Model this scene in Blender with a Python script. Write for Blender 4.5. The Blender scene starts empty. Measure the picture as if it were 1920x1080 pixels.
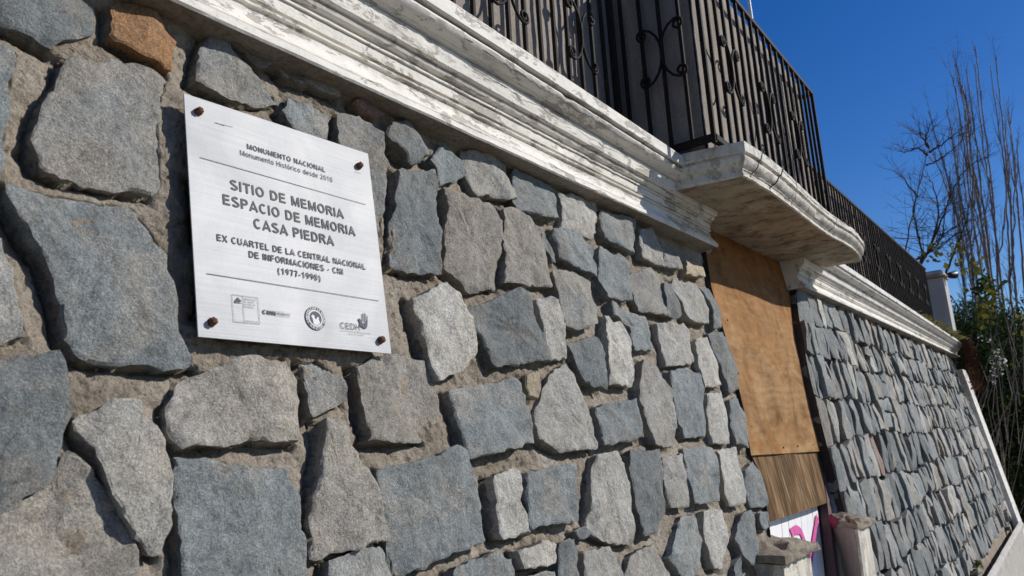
import bpy, bmesh, math, random
import numpy as np
from math import radians, sin, cos, pi, hypot, atan2
from mathutils import Vector, Matrix, noise

scene = bpy.context.scene
random.seed(11); RS = np.random.RandomState(7)

# ------------------------------------------------------------------ camera
F_PX, YAW, PITCH, ROLL, BAT = 1392.0, radians(36.38), radians(12.24), radians(-3.13), radians(8.92)
CAM = np.array([0.0, 0.0, 1.6])
fw = np.array([cos(PITCH)*cos(YAW), cos(PITCH)*sin(YAW), sin(PITCH)])
rt = np.array([sin(YAW), -cos(YAW), 0.0]); up = np.cross(rt, fw)
rt2 = cos(ROLL)*rt + sin(ROLL)*up; up2 = -sin(ROLL)*rt + cos(ROLL)*up
cam_d = bpy.data.cameras.new('camera'); cam = bpy.data.objects.new('camera', cam_d)
scene.collection.objects.link(cam)
cam.matrix_world = Matrix(((rt2[0], up2[0], -fw[0], CAM[0]), (rt2[1], up2[1], -fw[1], CAM[1]),
                           (rt2[2], up2[2], -fw[2], CAM[2]), (0, 0, 0, 1)))
cam_d.sensor_width = 36; cam_d.lens = F_PX/1920*36
cam_d.clip_start = 0.05; cam_d.clip_end = 2000
cam_d.dof.use_dof = True; cam_d.dof.focus_distance = 2.3; cam_d.dof.aperture_fstop = 7.1
scene.camera = cam

# ------------------------------------------------------------------ light
SUN = Vector((0.92, -1.0, 0.85)).normalized()          # towards the sun
elev = math.asin(SUN.z)
world = bpy.data.worlds.new('World'); scene.world = world; world.use_nodes = True
nt = world.node_tree; nt.nodes.clear()
sky = nt.nodes.new('ShaderNodeTexSky'); sky.sky_type = 'NISHITA'; sky.sun_disc = False
sky.sun_elevation = elev; sky.sun_rotation = atan2(SUN.x, SUN.y)
sky.altitude = 400; sky.air_density = 1.0; sky.dust_density = 0.25; sky.ozone_density = 3.0
bg = nt.nodes.new('ShaderNodeBackground'); bg.inputs['Strength'].default_value = 0.085
wo = nt.nodes.new('ShaderNodeOutputWorld')
hs = nt.nodes.new('ShaderNodeHueSaturation'); hs.inputs['Hue'].default_value = 0.515
hs.inputs['Saturation'].default_value = 1.38; hs.inputs['Value'].default_value = 1.15     # the camera's deep polarised blue
nt.links.new(sky.outputs[0], hs.inputs['Color']); nt.links.new(hs.outputs[0], bg.inputs[0]); nt.links.new(bg.outputs[0], wo.inputs[0])
sl = bpy.data.lights.new('sun', 'SUN'); sl.energy = 4.6; sl.angle = radians(0.53); sl.color = (1.0, 0.955, 0.89)
so = bpy.data.objects.new('sun', sl); scene.collection.objects.link(so)
so.rotation_euler = SUN.to_track_quat('Z', 'Y').to_euler(); so.location = (5, -8, 8)
scene.view_settings.view_transform = 'Standard'; scene.view_settings.look = 'None'
scene.view_settings.exposure = 0.0; scene.view_settings.gamma = 1.0
scene.view_settings.use_curve_mapping = False

# ------------------------------------------------------------------ geometry helpers
SD = 1.2                                               # camera distance to the battered wall's reference plane
UU = np.array([1.0, 0, 0]); VV = np.array([0, sin(BAT), cos(BAT)]); NN = np.array([0, -cos(BAT), sin(BAT)])
def ray(x, y):
    return fw + rt2*(x-960)/F_PX - up2*(y-540)/F_PX
def uvpix(x, y, h=0.0):                                # photo pixel -> wall coordinates at height h off the plane
    r = ray(x, y); t = -(SD-h)/(NN@r); P = t*r
    return (P@UU, P@VV)
def W(u, v, h=0.0):                                    # wall coordinates -> world
    return CAM + u*UU + v*VV - (SD-h)*NN
def onY(x, y, Y): r = ray(x, y); return CAM + r*(Y/r[1])
def onX(x, y, X): r = ray(x, y); return CAM + r*(X/r[0])
def atd(x, y, d): r = ray(x, y); return CAM + r*(d/hypot(r[0], r[1]))
def v_of_z(z, h=0): return ((z-1.6) + (SD-h)*NN[2])/VV[2]

def link(name, me, mat=None, parent=None, loc=None):
    o = bpy.data.objects.new(name, me); scene.collection.objects.link(o)
    if mat is not None and me is not None:
        for m in (mat if isinstance(mat, (list, tuple)) else [mat]): me.materials.append(m)
    if parent is not None: o.parent = parent
    if loc is not None: o.location = loc
    return o
def mesh(name, verts, faces, smooth=False, sharp=None):
    me = bpy.data.meshes.new(name)
    me.from_pydata([tuple(map(float, v)) for v in verts], [], [tuple(map(int, f)) for f in faces])
    if smooth:
        me.shade_smooth()
        if sharp: me.set_sharp_from_angle(angle=radians(sharp))
    me.update(); return me
def thing(name, label, cat, loc=(0, 0, 0), group=None):
    o = bpy.data.objects.new(name, None); scene.collection.objects.link(o)
    o.empty_display_size = 0.1
    o.location = loc; return tag(o, label, cat, group)
def tag(o, label=None, cat=None, group=None, kind=None):
    if label: o['label'] = label
    if cat: o['category'] = cat
    if group: o['group'] = group
    if kind: o['kind'] = kind
    return o
def put(name, verts, faces, mat, parent=None, smooth=False, sharp=None):
    """mesh in world coordinates, origin moved to its centre, parented"""
    V = np.array(verts, float); c = (V.min(0)+V.max(0))/2
    po = np.array(parent_world(parent))
    me = mesh(name, V-c, faces, smooth, sharp)
    return link(name, me, mat, parent, tuple(c-po))
def parent_world(p):
    w = np.zeros(3)
    while p is not None: w += np.array(p.location); p = p.parent
    return w
def box_vf(c, s, bev=0.0, R=None):
    bm = bmesh.new(); bmesh.ops.create_cube(bm, size=1)
    for v in bm.verts: v.co = Vector((v.co.x*s[0], v.co.y*s[1], v.co.z*s[2]))
    if bev: bmesh.ops.bevel(bm, geom=bm.edges[:], offset=bev, segments=1, affect='EDGES')
    bm.verts.index_update()
    V = np.array([v.co[:] for v in bm.verts]); Fc = [[v.index for v in f.verts] for f in bm.faces]; bm.free()
    if R is not None: V = V@np.array(R).T
    return V+np.array(c), Fc
def merge(parts):
    V = []; Fc = []; n = 0
    for v, f in parts:
        v = np.array(v, float); V.append(v); Fc += [[i+n for i in q] for q in f]; n += len(v)
    return np.vstack(V), Fc
def tube_vf(pts, rad, n=6, cap=True):
    pts = [Vector(p) for p in pts]; m = len(pts)
    if not hasattr(rad, '__len__'): rad = [rad]*m
    V = []; Fc = []; t0 = (pts[1]-pts[0]).normalized()
    a = t0.orthogonal().normalized()
    for i, p in enumerate(pts):
        t = ((pts[min(i+1, m-1)]-pts[max(i-1, 0)])).normalized()
        a = (a-t*a.dot(t))
        a = a.normalized() if a.length > 1e-6 else t.orthogonal().normalized()
        b = t.cross(a)
        for k in range(n):
            q = 2*pi*k/n; V.append((p+(a*cos(q)+b*sin(q))*rad[i])[:])
    for i in range(m-1):
        for k in range(n):
            Fc.append([i*n+k, i*n+(k+1) % n, (i+1)*n+(k+1) % n, (i+1)*n+k])
    if cap: Fc += [list(range(n))[::-1], [(m-1)*n+k for k in range(n)]]
    return V, Fc
def fbm(x, y, z=0.0, o=4, s=1.0):
    return noise.fractal(Vector((x*s, y*s, z*s)), 1.0, 2.0, o, noise_basis='PERLIN_ORIGINAL')

# fast vectorised value noise for height fields
_tab = RS.rand(256, 256)
def vn(x, y):
    xi = np.floor(x).astype(int); yi = np.floor(y).astype(int); fx = x-xi; fy = y-yi
    fx = fx*fx*(3-2*fx); fy = fy*fy*(3-2*fy)
    g = lambda a, b: _tab[a & 255, b & 255]
    return ((g(xi, yi)*(1-fx)+g(xi+1, yi)*fx)*(1-fy) + (g(xi, yi+1)*(1-fx)+g(xi+1, yi+1)*fx)*fy)*2-1
def vf(x, y, s, o=4, p=0.5):
    r = 0; a = 1.0; t = 0
    for i in range(o): r = r+a*vn(x*s+17.3*i, y*s+9.1*i); t += a; a *= p; s *= 2.03
    return r/t

# ------------------------------------------------------------------ materials
def N(nt, typ, **kw):
    n = nt.nodes.new('ShaderNode'+typ)
    for k, v in kw.items():
        if k.startswith('i_'):
            key = k[2:].replace('_', ' ')
            n.inputs[int(key) if key.isdigit() else key].default_value = v
        else: setattr(n, k, v)
    return n
def newmat(name, rough=0.9, spec=0.3):
    m = bpy.data.materials.new(name); m.use_nodes = True
    b = m.node_tree.nodes['Principled BSDF']; b.inputs['Roughness'].default_value = rough
    b.inputs['Specular IOR Level'].default_value = spec
    return m, m.node_tree, b
def ramp(nt, fac, stops, interp='LINEAR'):
    r = nt.nodes.new('ShaderNodeValToRGB'); r.color_ramp.interpolation = interp
    e = r.color_ramp.elements
    while len(e) < len(stops): e.new(0.5)
    for i, (p, c) in enumerate(stops):
        e[i].position = p; e[i].color = tuple(c)+(1,) if len(c) == 3 else c
    nt.links.new(fac, r.inputs[0]); return r.outputs[0]
def mix(nt, f, a, b, mode='MIX'):
    m = nt.nodes.new('ShaderNodeMix'); m.data_type = 'RGBA'; m.blend_type = mode
    for s, v in ((m.inputs[0], f), (m.inputs[6], a), (m.inputs[7], b)):
        if hasattr(v, 'is_linked') or hasattr(v, 'links'): nt.links.new(v, s)
        else: s.default_value = v if not isinstance(v, tuple) else (tuple(v)+(1,) if len(v) == 3 else v)
    return m.outputs[2]
def math_(nt, op, a, b=0.5):
    m = nt.nodes.new('ShaderNodeMath'); m.operation = op
    for s, v in ((m.inputs[0], a), (m.inputs[1], b)):
        if hasattr(v, 'links'): nt.links.new(v, s)
        else: s.default_value = v
    return m.outputs[0]
def coords(nt, scale=(1, 1, 1), kind='Object', rand=False):
    tc = N(nt, 'TexCoord'); mp = N(nt, 'Mapping'); mp.inputs['Scale'].default_value = scale
    nt.links.new(tc.outputs[kind], mp.inputs[0])
    if rand:
        oi = N(nt, 'ObjectInfo'); cx = N(nt, 'CombineXYZ')
        k = math_(nt, 'MULTIPLY', oi.outputs['Random'], 37.0)
        nt.links.new(k, cx.inputs[0]); nt.links.new(k, cx.inputs[1]); nt.links.new(cx.outputs[0], mp.inputs['Location'])
    return mp.outputs[0]
def nz(nt, co, scale, detail=4, rough=0.55, dist=0.0):
    n = N(nt, 'TexNoise'); n.inputs['Scale'].default_value = scale; n.inputs['Detail'].default_value = detail
    n.inputs['Roughness'].default_value = rough; n.inputs['Distortion'].default_value = dist
    nt.links.new(co, n.inputs['Vector']); return n.outputs[0]
def bump(nt, b, hs):
    prev = None
    for h, dist, st in hs:
        n = N(nt, 'Bump'); n.inputs['Distance'].default_value = dist; n.inputs['Strength'].default_value = st
        nt.links.new(h, n.inputs['Height'])
        if prev is not None: nt.links.new(prev, n.inputs['Normal'])
        prev = n.outputs[0]
    nt.links.new(prev, b.inputs['Normal'])

def stone_mat(name, c0, c1, tan, tanamt, fine=1.0):
    m, t, b = newmat(name, 0.82, 0.35)
    co = coords(t, rand=True)
    big = nz(t, co, 9, 5, 0.6, 0.4)
    col = ramp(t, big, [(0.3, c0), (0.68, c1)])
    stain = ramp(t, nz(t, co, 5.5, 6, 0.65, 0.8), [(0.52-tanamt*0.25, (0, 0, 0)), (0.72-tanamt*0.2, (1, 1, 1))])
    col = mix(t, math_(t, 'MULTIPLY', stain, 0.25+tanamt*0.6), col, tan)
    sp = nz(t, co, 250*fine, 3, 0.8)
    spk = ramp(t, sp, [(0.33, (0.52, 0.52, 0.53)), (0.5, (0.98, 0.98, 0.98)), (0.68, (1.5, 1.48, 1.44))])
    col = mix(t, 0.9, col, spk, 'MULTIPLY')
    crystal = ramp(t, nz(t, co, 330*fine, 2, 0.6), [(0.63, (0, 0, 0)), (0.70, (1, 1, 1))])
    col = mix(t, math_(t, 'MULTIPLY', crystal, 0.42), col, (0.62, 0.62, 0.6))
    dark = ramp(t, nz(t, co, 24, 7, 0.75, 0.6), [(0.30, (0.5, 0.5, 0.5)), (0.48, (1, 1, 1)), (0.7, (1.15, 1.14, 1.12))])
    vein = ramp(t, nz(t, coords(t, (1, 1, .35), rand=True), 7, 5, 0.6, 2.5), [(0.485, (1, 1, 1)), (0.5, (0.66, 0.66, 0.66)), (0.515, (1, 1, 1))])
    col = mix(t, 0.8, col, vein, 'MULTIPLY')
    mot = ramp(t, nz(t, co, 55, 5, 0.8, 0.3), [(0.34, (0.66, 0.66, 0.66)), (0.5, (1, 1, 1)), (0.66, (1.22, 1.21, 1.18))])
    col = mix(t, 0.75, col, mot, 'MULTIPLY')
    drip = ramp(t, nz(t, coords(t, (22, 22, 3.5), rand=True), 1.3, 4, 0.6), [(0.72, (0, 0, 0)), (0.76, (1, 1, 1))])
    col = mix(t, math_(t, 'MULTIPLY', drip, 0.35), col, (0.55, 0.50, 0.40))
    col = mix(t, 0.8, col, dark, 'MULTIPLY')
    oi = N(t, 'ObjectInfo')
    val = math_(t, 'ADD', math_(t, 'MULTIPLY', oi.outputs['Random'], 0.45), 0.78)
    hv = N(t, 'HueSaturation'); t.links.new(val, hv.inputs['Value']); t.links.new(col, hv.inputs['Color'])
    t.links.new(hv.outputs[0], b.inputs['Base Color'])
    rdg = N(t, 'TexNoise'); rdg.noise_type = 'RIDGED_MULTIFRACTAL'; rdg.inputs['Scale'].default_value = 9; rdg.inputs['Detail'].default_value = 7; t.links.new(co, rdg.inputs['Vector'])
    bump(t, b, [(nz(t, co, 16, 9, 0.66, 0.15), 0.018, 0.8), (nz(t, co, 90*fine, 5, 0.8), 0.006, 1.0), (sp, 0.0015, 0.6)])
    return m
M = {}
TAN = (0.36, 0.30, 0.225)
M['blue'] = stone_mat('blue_grey_stone', (0.165, 0.186, 0.188), (0.245, 0.268, 0.266), TAN, 0.25)
M['slate'] = stone_mat('dark_slate_stone', (0.115, 0.130, 0.132), (0.185, 0.202, 0.200), TAN, 0.2)
M['grey'] = stone_mat('grey_stone', (0.225, 0.232, 0.222), (0.320, 0.322, 0.302), TAN, 0.4)
M['light'] = stone_mat('pale_granite', (0.350, 0.344, 0.312), (0.475, 0.462, 0.418), TAN, 0.3)
M['tan'] = stone_mat('dusty_brown_stone', (0.245, 0.233, 0.207), (0.330, 0.314, 0.280), (0.33, 0.285, 0.22), 0.5)
M['sand'] = stone_mat('sandy_stone', (0.30, 0.26, 0.19), (0.40, 0.34, 0.25), (0.42, 0.33, 0.22), 0.6)
M['orange'] = stone_mat('rusty_orange_stone', (0.22, 0.15, 0.09), (0.36, 0.21, 0.11), (0.42, 0.21, 0.08), 0.8)
M['pink'] = stone_mat('pinkish_stone', (0.25, 0.18, 0.15), (0.33, 0.23, 0.19), (0.4, 0.25, 0.2), 0.5)

def mortar_mat():
    m, t, b = newmat('rough_mortar', 0.95, 0.15)
    co = coords(t)
    col = ramp(t, nz(t, co, 4.5, 5, 0.6, 0.5), [(0.28, (0.27, 0.222, 0.165)), (0.5, (0.41, 0.348, 0.272)), (0.75, (0.53, 0.475, 0.395))])
    col = mix(t, 0.8, col, ramp(t, nz(t, co, 60, 5, 0.75), [(0.3, (0.45, 0.43, 0.4)), (0.5, (1, 1, 1)), (0.75, (1.3, 1.28, 1.22))]), 'MULTIPLY')
    peb = ramp(t, nz(t, co, 150, 3, 0.8), [(0.62, (0, 0, 0)), (0.72, (1, 1, 1))])
    col = mix(t, math_(t, 'MULTIPLY', peb, 0.5), col, (0.45, 0.42, 0.37))
    t.links.new(col, b.inputs['Base Color'])
    vo = N(t, 'TexVoronoi'); vo.inputs['Scale'].default_value = 75; t.links.new(co, vo.inputs['Vector'])
    pit = ramp(t, vo.outputs['Distance'], [(0.05, (0, 0, 0)), (0.3, (1, 1, 1))])
    bump(t, b, [(nz(t, co, 30, 8, 0.75, 0.4), 0.022, 1.0), (nz(t, co, 130, 4, 0.75), 0.006, 1.0), (pit, 0.004, 0.5)])
    return m
M['mortar'] = mortar_mat()

def paint_mat(name, base=(0.80, 0.765, 0.685), chips=0.5, dirt=0.5, stretch=(0.35, 1, 1), ckamt=0.0):
    m, t, b = newmat(name, 0.7, 0.3)
    co = coords(t, stretch); ci = coords(t)
    col = ramp(t, nz(t, ci, 5, 5, 0.65), [(0.3, tuple(c*0.86 for c in base)), (0.7, base)])
    # grime streaks running with the moulding, with their own irregular outline
    g = ramp(t, nz(t, co, 11, 9, 0.8, 0.1), [(0.53-0.1*dirt, (0, 0, 0)), (0.72-0.12*dirt, (1, 1, 1))])
    col = mix(t, math_(t, 'MULTIPLY', g, 0.6), col, (0.30, 0.27, 0.22))
    g2 = ramp(t, nz(t, ci, 90, 5, 0.8), [(0.56, (0, 0, 0)), (0.70, (1, 1, 1))])
    col = mix(t, math_(t, 'MULTIPLY', g2, 0.28), col, (0.26, 0.24, 0.20))
    g3 = ramp(t, nz(t, coords(t, (.8, 1, 1.6)), 5.5, 9, 0.8, 0.3), [(0.56, (0, 0, 0)), (0.66, (1, 1, 1))])
    col = mix(t, math_(t, 'MULTIPLY', math_(t, 'MULTIPLY', g3, nz(t, ci, 55, 6, .8)), 1.15), col, (0.085, 0.072, 0.055))
    # flaked areas: bare render
    fl = nz(t, co, 16, 9, 0.75, 0.5)
    fm = ramp(t, fl, [(0.585-0.06*chips, (0, 0, 0)), (0.60-0.06*chips, (1, 1, 1))])
    col = mix(t, math_(t, 'MULTIPLY', fm, 0.9), col, (0.40, 0.365, 0.31))
    rim = ramp(t, fl, [(0.57-0.06*chips, (0, 0, 0)), (0.585-0.06*chips, (1, 1, 1)), (0.60-0.06*chips, (0, 0, 0))])
    col = mix(t, math_(t, 'MULTIPLY', rim, 0.6), col, (0.16, 0.14, 0.11))
    # cracks
    vo = N(t, 'TexVoronoi'); vo.feature = 'DISTANCE_TO_EDGE'; vo.inputs['Scale'].default_value = 4.2
    wob = N(t, 'VectorMath'); wob.operation = 'ADD'
    nn = N(t, 'TexNoise'); nn.inputs['Scale'].default_value = 14; nn.inputs['Detail'].default_value = 6
    t.links.new(ci, nn.inputs['Vector']); sc = N(t, 'VectorMath'); sc.operation = 'SCALE'; sc.inputs['Scale'].default_value = 0.13
    t.links.new(nn.outputs['Color'], sc.inputs[0]); t.links.new(ci, wob.inputs[0]); t.links.new(sc.outputs[0], wob.inputs[1])
    t.links.new(wob.outputs[0], vo.inputs['Vector'])
    ck = ramp(t, vo.outputs['Distance'], [(0.0, (1, 1, 1)), (0.010, (0, 0, 0))])
    ckm = math_(t, 'MULTIPLY', ck, ramp(t, nz(t, ci, 2.3, 3), [(0.5, (0, 0, 0)), (0.56, (1, 1, 1))]))
    col = mix(t, math_(t, 'MULTIPLY', ckm, ckamt), col, (0.06, 0.05, 0.04))
    t.links.new(col, b.inputs['Base Color'])
    bump(t, b, [(nz(t, co, 9, 6, 0.6, 0.5), 0.012, 0.6), (fm, -0.0035 if False else 0.003, -0.8 if False else 0.5), (nz(t, ci, 80, 5, 0.7), 0.003, 0.6)])
    return m
M['paint'] = paint_mat('peeling_white_paint', chips=0.55, dirt=0.15)
M['paint_far'] = paint_mat('weathered_white_paint', (0.80, 0.765, 0.70), 0.05, 0.0)
M['plinth'] = paint_mat('stained_plinth_paint', (0.52, 0.50, 0.46), 0.6, 0.9, (1, 1, 0.4))
M['paint_slab'] = paint_mat('cracked_white_paint', (0.72, 0.68, 0.59), 0.55, 0.6, (0.6, 1, 1), 0.6)
M['paint_pier'] = paint_mat('flaking_cream_paint', (0.70, 0.66, 0.55), 0.9, 0.5, (1, 1, 0.35))

def plaster_mat(name, c0, c1, vs=0.3):
    m, t, b = newmat(name, 0.92, 0.2)
    co = coords(t, (1, 1, vs)); ci = coords(t)
    col = ramp(t, nz(t, co, 6, 7, 0.7, 0.7), [(0.3, c0), (0.7, c1)])
    col = mix(t, 0.7, col, ramp(t, nz(t, ci, 110, 4, 0.8), [(0.32, (0.4, 0.4, 0.4)), (0.5, (1, 1, 1))]), 'MULTIPLY')
    t.links.new(col, b.inputs['Base Color'])
    bump(t, b, [(nz(t, ci, 30, 6, 0.7), 0.006, 0.7), (nz(t, ci, 170, 3, 0.7), 0.002, 0.7)])
    return m
M['stucco'] = plaster_mat('rough_grey_stucco', (0.22, 0.19, 0.16), (0.39, 0.34, 0.29))
M['soffit'] = plaster_mat('stained_soffit_plaster', (0.33, 0.27, 0.19), (0.60, 0.53, 0.42), 1.0)
M['reveal'] = plaster_mat('brown_stained_plaster', (0.25, 0.22, 0.19), (0.40, 0.365, 0.32))
M['jamb'] = plaster_mat('dirty_shade_toned_jamb', (0.035, 0.030, 0.027), (0.085, 0.07, 0.06))  # dirty jamb, with the doorway's shade painted into its near-black colour
M['terrace'] = plaster_mat('terrace_concrete', (0.2, 0.19, 0.17), (0.3, 0.28, 0.26), 1.0)
M['post_white'] = plaster_mat('dull_white_plaster', (0.45, 0.43, 0.41), (0.56, 0.54, 0.51))

def iron_mat():
    m, t, b = newmat('black_wrought_iron', 0.75, 0.2)
    co = coords(t)
    r = ramp(t, nz(t, co, 60, 6, 0.7), [(0.5, (0.012, 0.010, 0.009)), (0.70, (0.045, 0.026, 0.018))])
    t.links.new(r, b.inputs['Base Color']); bump(t, b, [(nz(t, co, 220, 4, 0.7), 0.001, 0.7)])
    return m
M['iron'] = iron_mat()
def simple(name, col, rough=0.6, metal=0.0, spec=0.4, var=0.15, sc=40, bd=0.0015):
    m, t, b = newmat(name, rough, spec); b.inputs['Metallic'].default_value = metal
    co = coords(t)
    r = ramp(t, nz(t, co, sc, 5, 0.65), [(0.3, tuple(c*(1-var) for c in col)), (0.7, tuple(min(1, c*(1+var)) for c in col))])
    t.links.new(r, b.inputs['Base Color'])
    if bd: bump(t, b, [(nz(t, co, sc*3, 4, 0.7), bd, 0.6)])
    return m
M['rust'] = simple('rusty_steel', (0.13, 0.055, 0.032), 0.85, 0.1, 0.3, 0.6, 140, 0.003)
M['ink'] = simple('black_print', (0.028, 0.028, 0.032), 0.6, var=0.05, bd=0)
M['ink_soft'] = simple('grey_fine_print', (0.13, 0.13, 0.14), 0.6, var=0.05, bd=0)
M['ink_navy'] = simple('navy_print', (0.022, 0.028, 0.06), 0.6, var=0.05, bd=0)
M['plate_white'] = simple('plate_knockout', (0.53, 0.54, 0.55), 0.5, var=0.02, bd=0)
M['black'] = simple('black_plastic', (0.012, 0.012, 0.013), 0.4)
M['white_pole'] = simple('white_metal', (0.7, 0.69, 0.66), 0.5)

def plate_mat():
    m, t, b = newmat('brushed_aluminium', 0.5, 0.12); b.inputs['Metallic'].default_value = 0.04
    co = coords(t, (2, 2, 260)); cj = coords(t, (260, 260, 2)); ci = coords(t)
    br = nz(t, co, 1.6, 4, 0.6); br2 = nz(t, cj, 1.3, 4, 0.6)
    col = ramp(t, br, [(0.3, (0.475, 0.478, 0.476)), (0.7, (0.555, 0.557, 0.553))])
    col = mix(t, 0.5, col, ramp(t, br2, [(0.3, (0.93, 0.93, 0.93)), (0.7, (1.04, 1.04, 1.04))]), 'MULTIPLY')
    cl = ramp(t, nz(t, ci, 4.5, 5, 0.6, 0.5), [(0.35, (0.80, 0.81, 0.82)), (0.65, (1.04, 1.035, 1.03))])
    col = mix(t, 1.0, col, cl, 'MULTIPLY')
    sm = ramp(t, nz(t, ci, 45, 6, 0.75, 0.5), [(0.68, (0, 0, 0)), (0.76, (1, 1, 1))])
    col = mix(t, math_(t, 'MULTIPLY', sm, 0.4), col, (0.42, 0.40, 0.36))
    t.links.new(col, b.inputs['Base Color'])
    bump(t, b, [(br, 0.0006, 0.5), (nz(t, ci, 5, 2), 0.004, 0.25)])
    return m
M['plate'] = plate_mat()

def ply_mat(name, kind):
    m, t, b = newmat(name, 0.9, 0.08)
    ci = coords(t)
    if kind == 'new':
        co = coords(t, (0.7, 1, 2.6))
        w = N(t, 'TexWave'); w.wave_type = 'BANDS'; w.bands_direction = 'Z'
        w.inputs['Scale'].default_value = 2.1; w.inputs['Distortion'].default_value = 16
        w.inputs['Detail'].default_value = 5; w.inputs['Detail Scale'].default_value = 0.9; w.inputs['Detail Roughness'].default_value = 0.6
        t.links.new(co, w.inputs['Vector'])
        col = ramp(t, w.outputs['Fac'], [(0.0, (0.375, 0.222, 0.103)), (0.5, (0.405, 0.245, 0.115)), (1.0, (0.43, 0.265, 0.128))])
        st = ramp(t, nz(t, coords(t, (1, 1, 1.7)), 3.2, 7, 0.65, 1.0), [(0.42, (0, 0, 0)), (0.68, (1, 1, 1))])
        col = mix(t, math_(t, 'MULTIPLY', st, 0.7), col, (0.27, 0.105, 0.028))
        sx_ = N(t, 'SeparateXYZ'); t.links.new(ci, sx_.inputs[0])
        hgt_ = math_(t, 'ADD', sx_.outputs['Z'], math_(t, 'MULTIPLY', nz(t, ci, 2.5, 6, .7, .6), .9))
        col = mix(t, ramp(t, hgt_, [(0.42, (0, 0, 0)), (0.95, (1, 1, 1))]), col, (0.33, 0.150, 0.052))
        blot = ramp(t, nz(t, coords(t, (1, 1, 1.3)), 3.6, 9, .72, .35), [(0.34, (.50, .44, .40)), (0.47, (.97, .96, .95)), (0.66, (1.35, 1.40, 1.46))])
        col = mix(t, .85, col, blot, 'MULTIPLY')
        li = ramp(t, nz(t, coords(t, (3.5, 1, 0.6)), 4.0, 5, 0.6, 0.5), [(0.58, (0, 0, 0)), (0.8, (1, 1, 1))])
        col = mix(t, math_(t, 'MULTIPLY', li, 0.5), col, (0.45, 0.31, 0.17))
        h = w.outputs['Fac']
    else:
        co = coords(t, (34, 10, 0.7))
        f = nz(t, co, 1.6, 6, 0.7, 0.3)
        col = ramp(t, f, [(0.28, (0.065, 0.038, 0.02)), (0.5, (0.24, 0.145, 0.07)), (0.72, (0.44, 0.33, 0.21))])
        g = ramp(t, nz(t, coords(t, (2, 1, 0.8)), 3.4, 4, 0.6), [(0.42, (0.35, 0.33, 0.31)), (0.62, (1, 1, 1))])
        col = mix(t, 0.85, col, g, 'MULTIPLY')
        col = mix(t, math_(t, 'MULTIPLY', ramp(t, nz(t, co, 3.1, 4, 0.7), [(0.62, (0, 0, 0)), (0.75, (1, 1, 1))]), 0.6), col, (0.55, 0.52, 0.46))
        h = f
    fine = nz(t, coords(t, (6, 6, 90) if kind == 'new' else (150, 50, 4)), 2, 4, 0.7)
    col = mix(t, 0.5, col, ramp(t, fine, [(0.3, (0.7, 0.68, 0.66)), (0.6, (1.08, 1.08, 1.08))]), 'MULTIPLY')
    hv = N(t, 'HueSaturation'); hv.inputs['Value'].default_value = 0.80 if kind == 'new' else 0.9; hv.inputs['Saturation'].default_value = 1.0; t.links.new(col, hv.inputs['Color'])
    t.links.new(hv.outputs[0], b.inputs['Base Color'])
    bump(t, b, [(h, 0.001, 0.15), (fine, 0.0012, 0.5)])
    return m
M['ply'] = ply_mat('orange_plywood', 'new'); M['ply_old'] = ply_mat('weathered_plywood', 'old')

def leaf_mat(name, c0, c1, trans=0.3):
    m, t, b = newmat(name, 0.75, 0.08)
    co = coords(t)
    col = ramp(t, nz(t, co, 2.2, 4, 0.7), [(0.3, c0), (0.7, c1)])
    t.links.new(col, b.inputs['Base Color'])
    tr = N(t, 'BsdfTranslucent'); t.links.new(col, tr.inputs[0]); mx = N(t, 'MixShader'); mx.inputs[0].default_value = trans
    out = t.nodes['Material Output']
    t.links.new(b.outputs[0], mx.inputs[1]); t.links.new(tr.outputs[0], mx.inputs[2]); t.links.new(mx.outputs[0], out.inputs[0])
    return m
M['dark_leaf'] = leaf_mat('dark_conifer_leaf', (0.014, 0.024, 0.007), (0.040, 0.062, 0.018))
M['mid_leaf'] = leaf_mat('green_leaf', (0.035, 0.060, 0.014), (0.070, 0.105, 0.026))
M['yellow_leaf'] = leaf_mat('yellow_green_leaf', (0.14, 0.13, 0.022), (0.24, 0.19, 0.03))
M['grass_leaf'] = leaf_mat('dry_grass', (0.13, 0.13, 0.04), (0.28, 0.24, 0.09))
M['dead_leaf'] = leaf_mat('dead_brown_stems', (0.07, 0.032, 0.018), (0.15, 0.075, 0.04))
M['petal'] = leaf_mat('white_petal', (0.7, 0.7, 0.66), (0.82, 0.82, 0.8))
M['bark'] = simple('poplar_bark', (0.25, 0.21, 0.18), 0.85, var=0.45, sc=9, bd=0.004)
M['bark_dark'] = simple('dark_twig_bark', (0.075, 0.05, 0.04), 0.85, var=0.3, sc=9, bd=0.0)
M['twig'] = simple('reddish_twig_bark', (0.20, 0.14, 0.115), 0.85, var=0.4, sc=9, bd=0.0)

def door_mat():
    m, t, b = newmat('white_door_paint', 0.55, 0.4)
    ci = coords(t, (1, 1, 0.2))
    col = ramp(t, nz(t, ci, 30, 6, 0.7), [(0.3, (0.68, 0.67, 0.68)), (0.6, (0.80, 0.79, 0.79))])
    t.links.new(col, b.inputs['Base Color']); bump(t, b, [(nz(t, ci, 60, 4), 0.001, 0.5)])
    return m
M['door'] = door_mat()
def spray_mat():
    m, t, b = newmat('pink_spray_paint', 0.5, 0.4)
    co = coords(t)
    col = ramp(t, nz(t, co, 40, 5, 0.7), [(0.3, (0.55, 0.07, 0.26)), (0.7, (0.70, 0.13, 0.38))])
    t.links.new(col, b.inputs['Base Color']); return m
M['spray'] = spray_mat()
M['spray_dark'] = simple('magenta_spray_on_plaster', (0.30, 0.03, 0.09), 0.8, var=0.25, sc=60)

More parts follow.
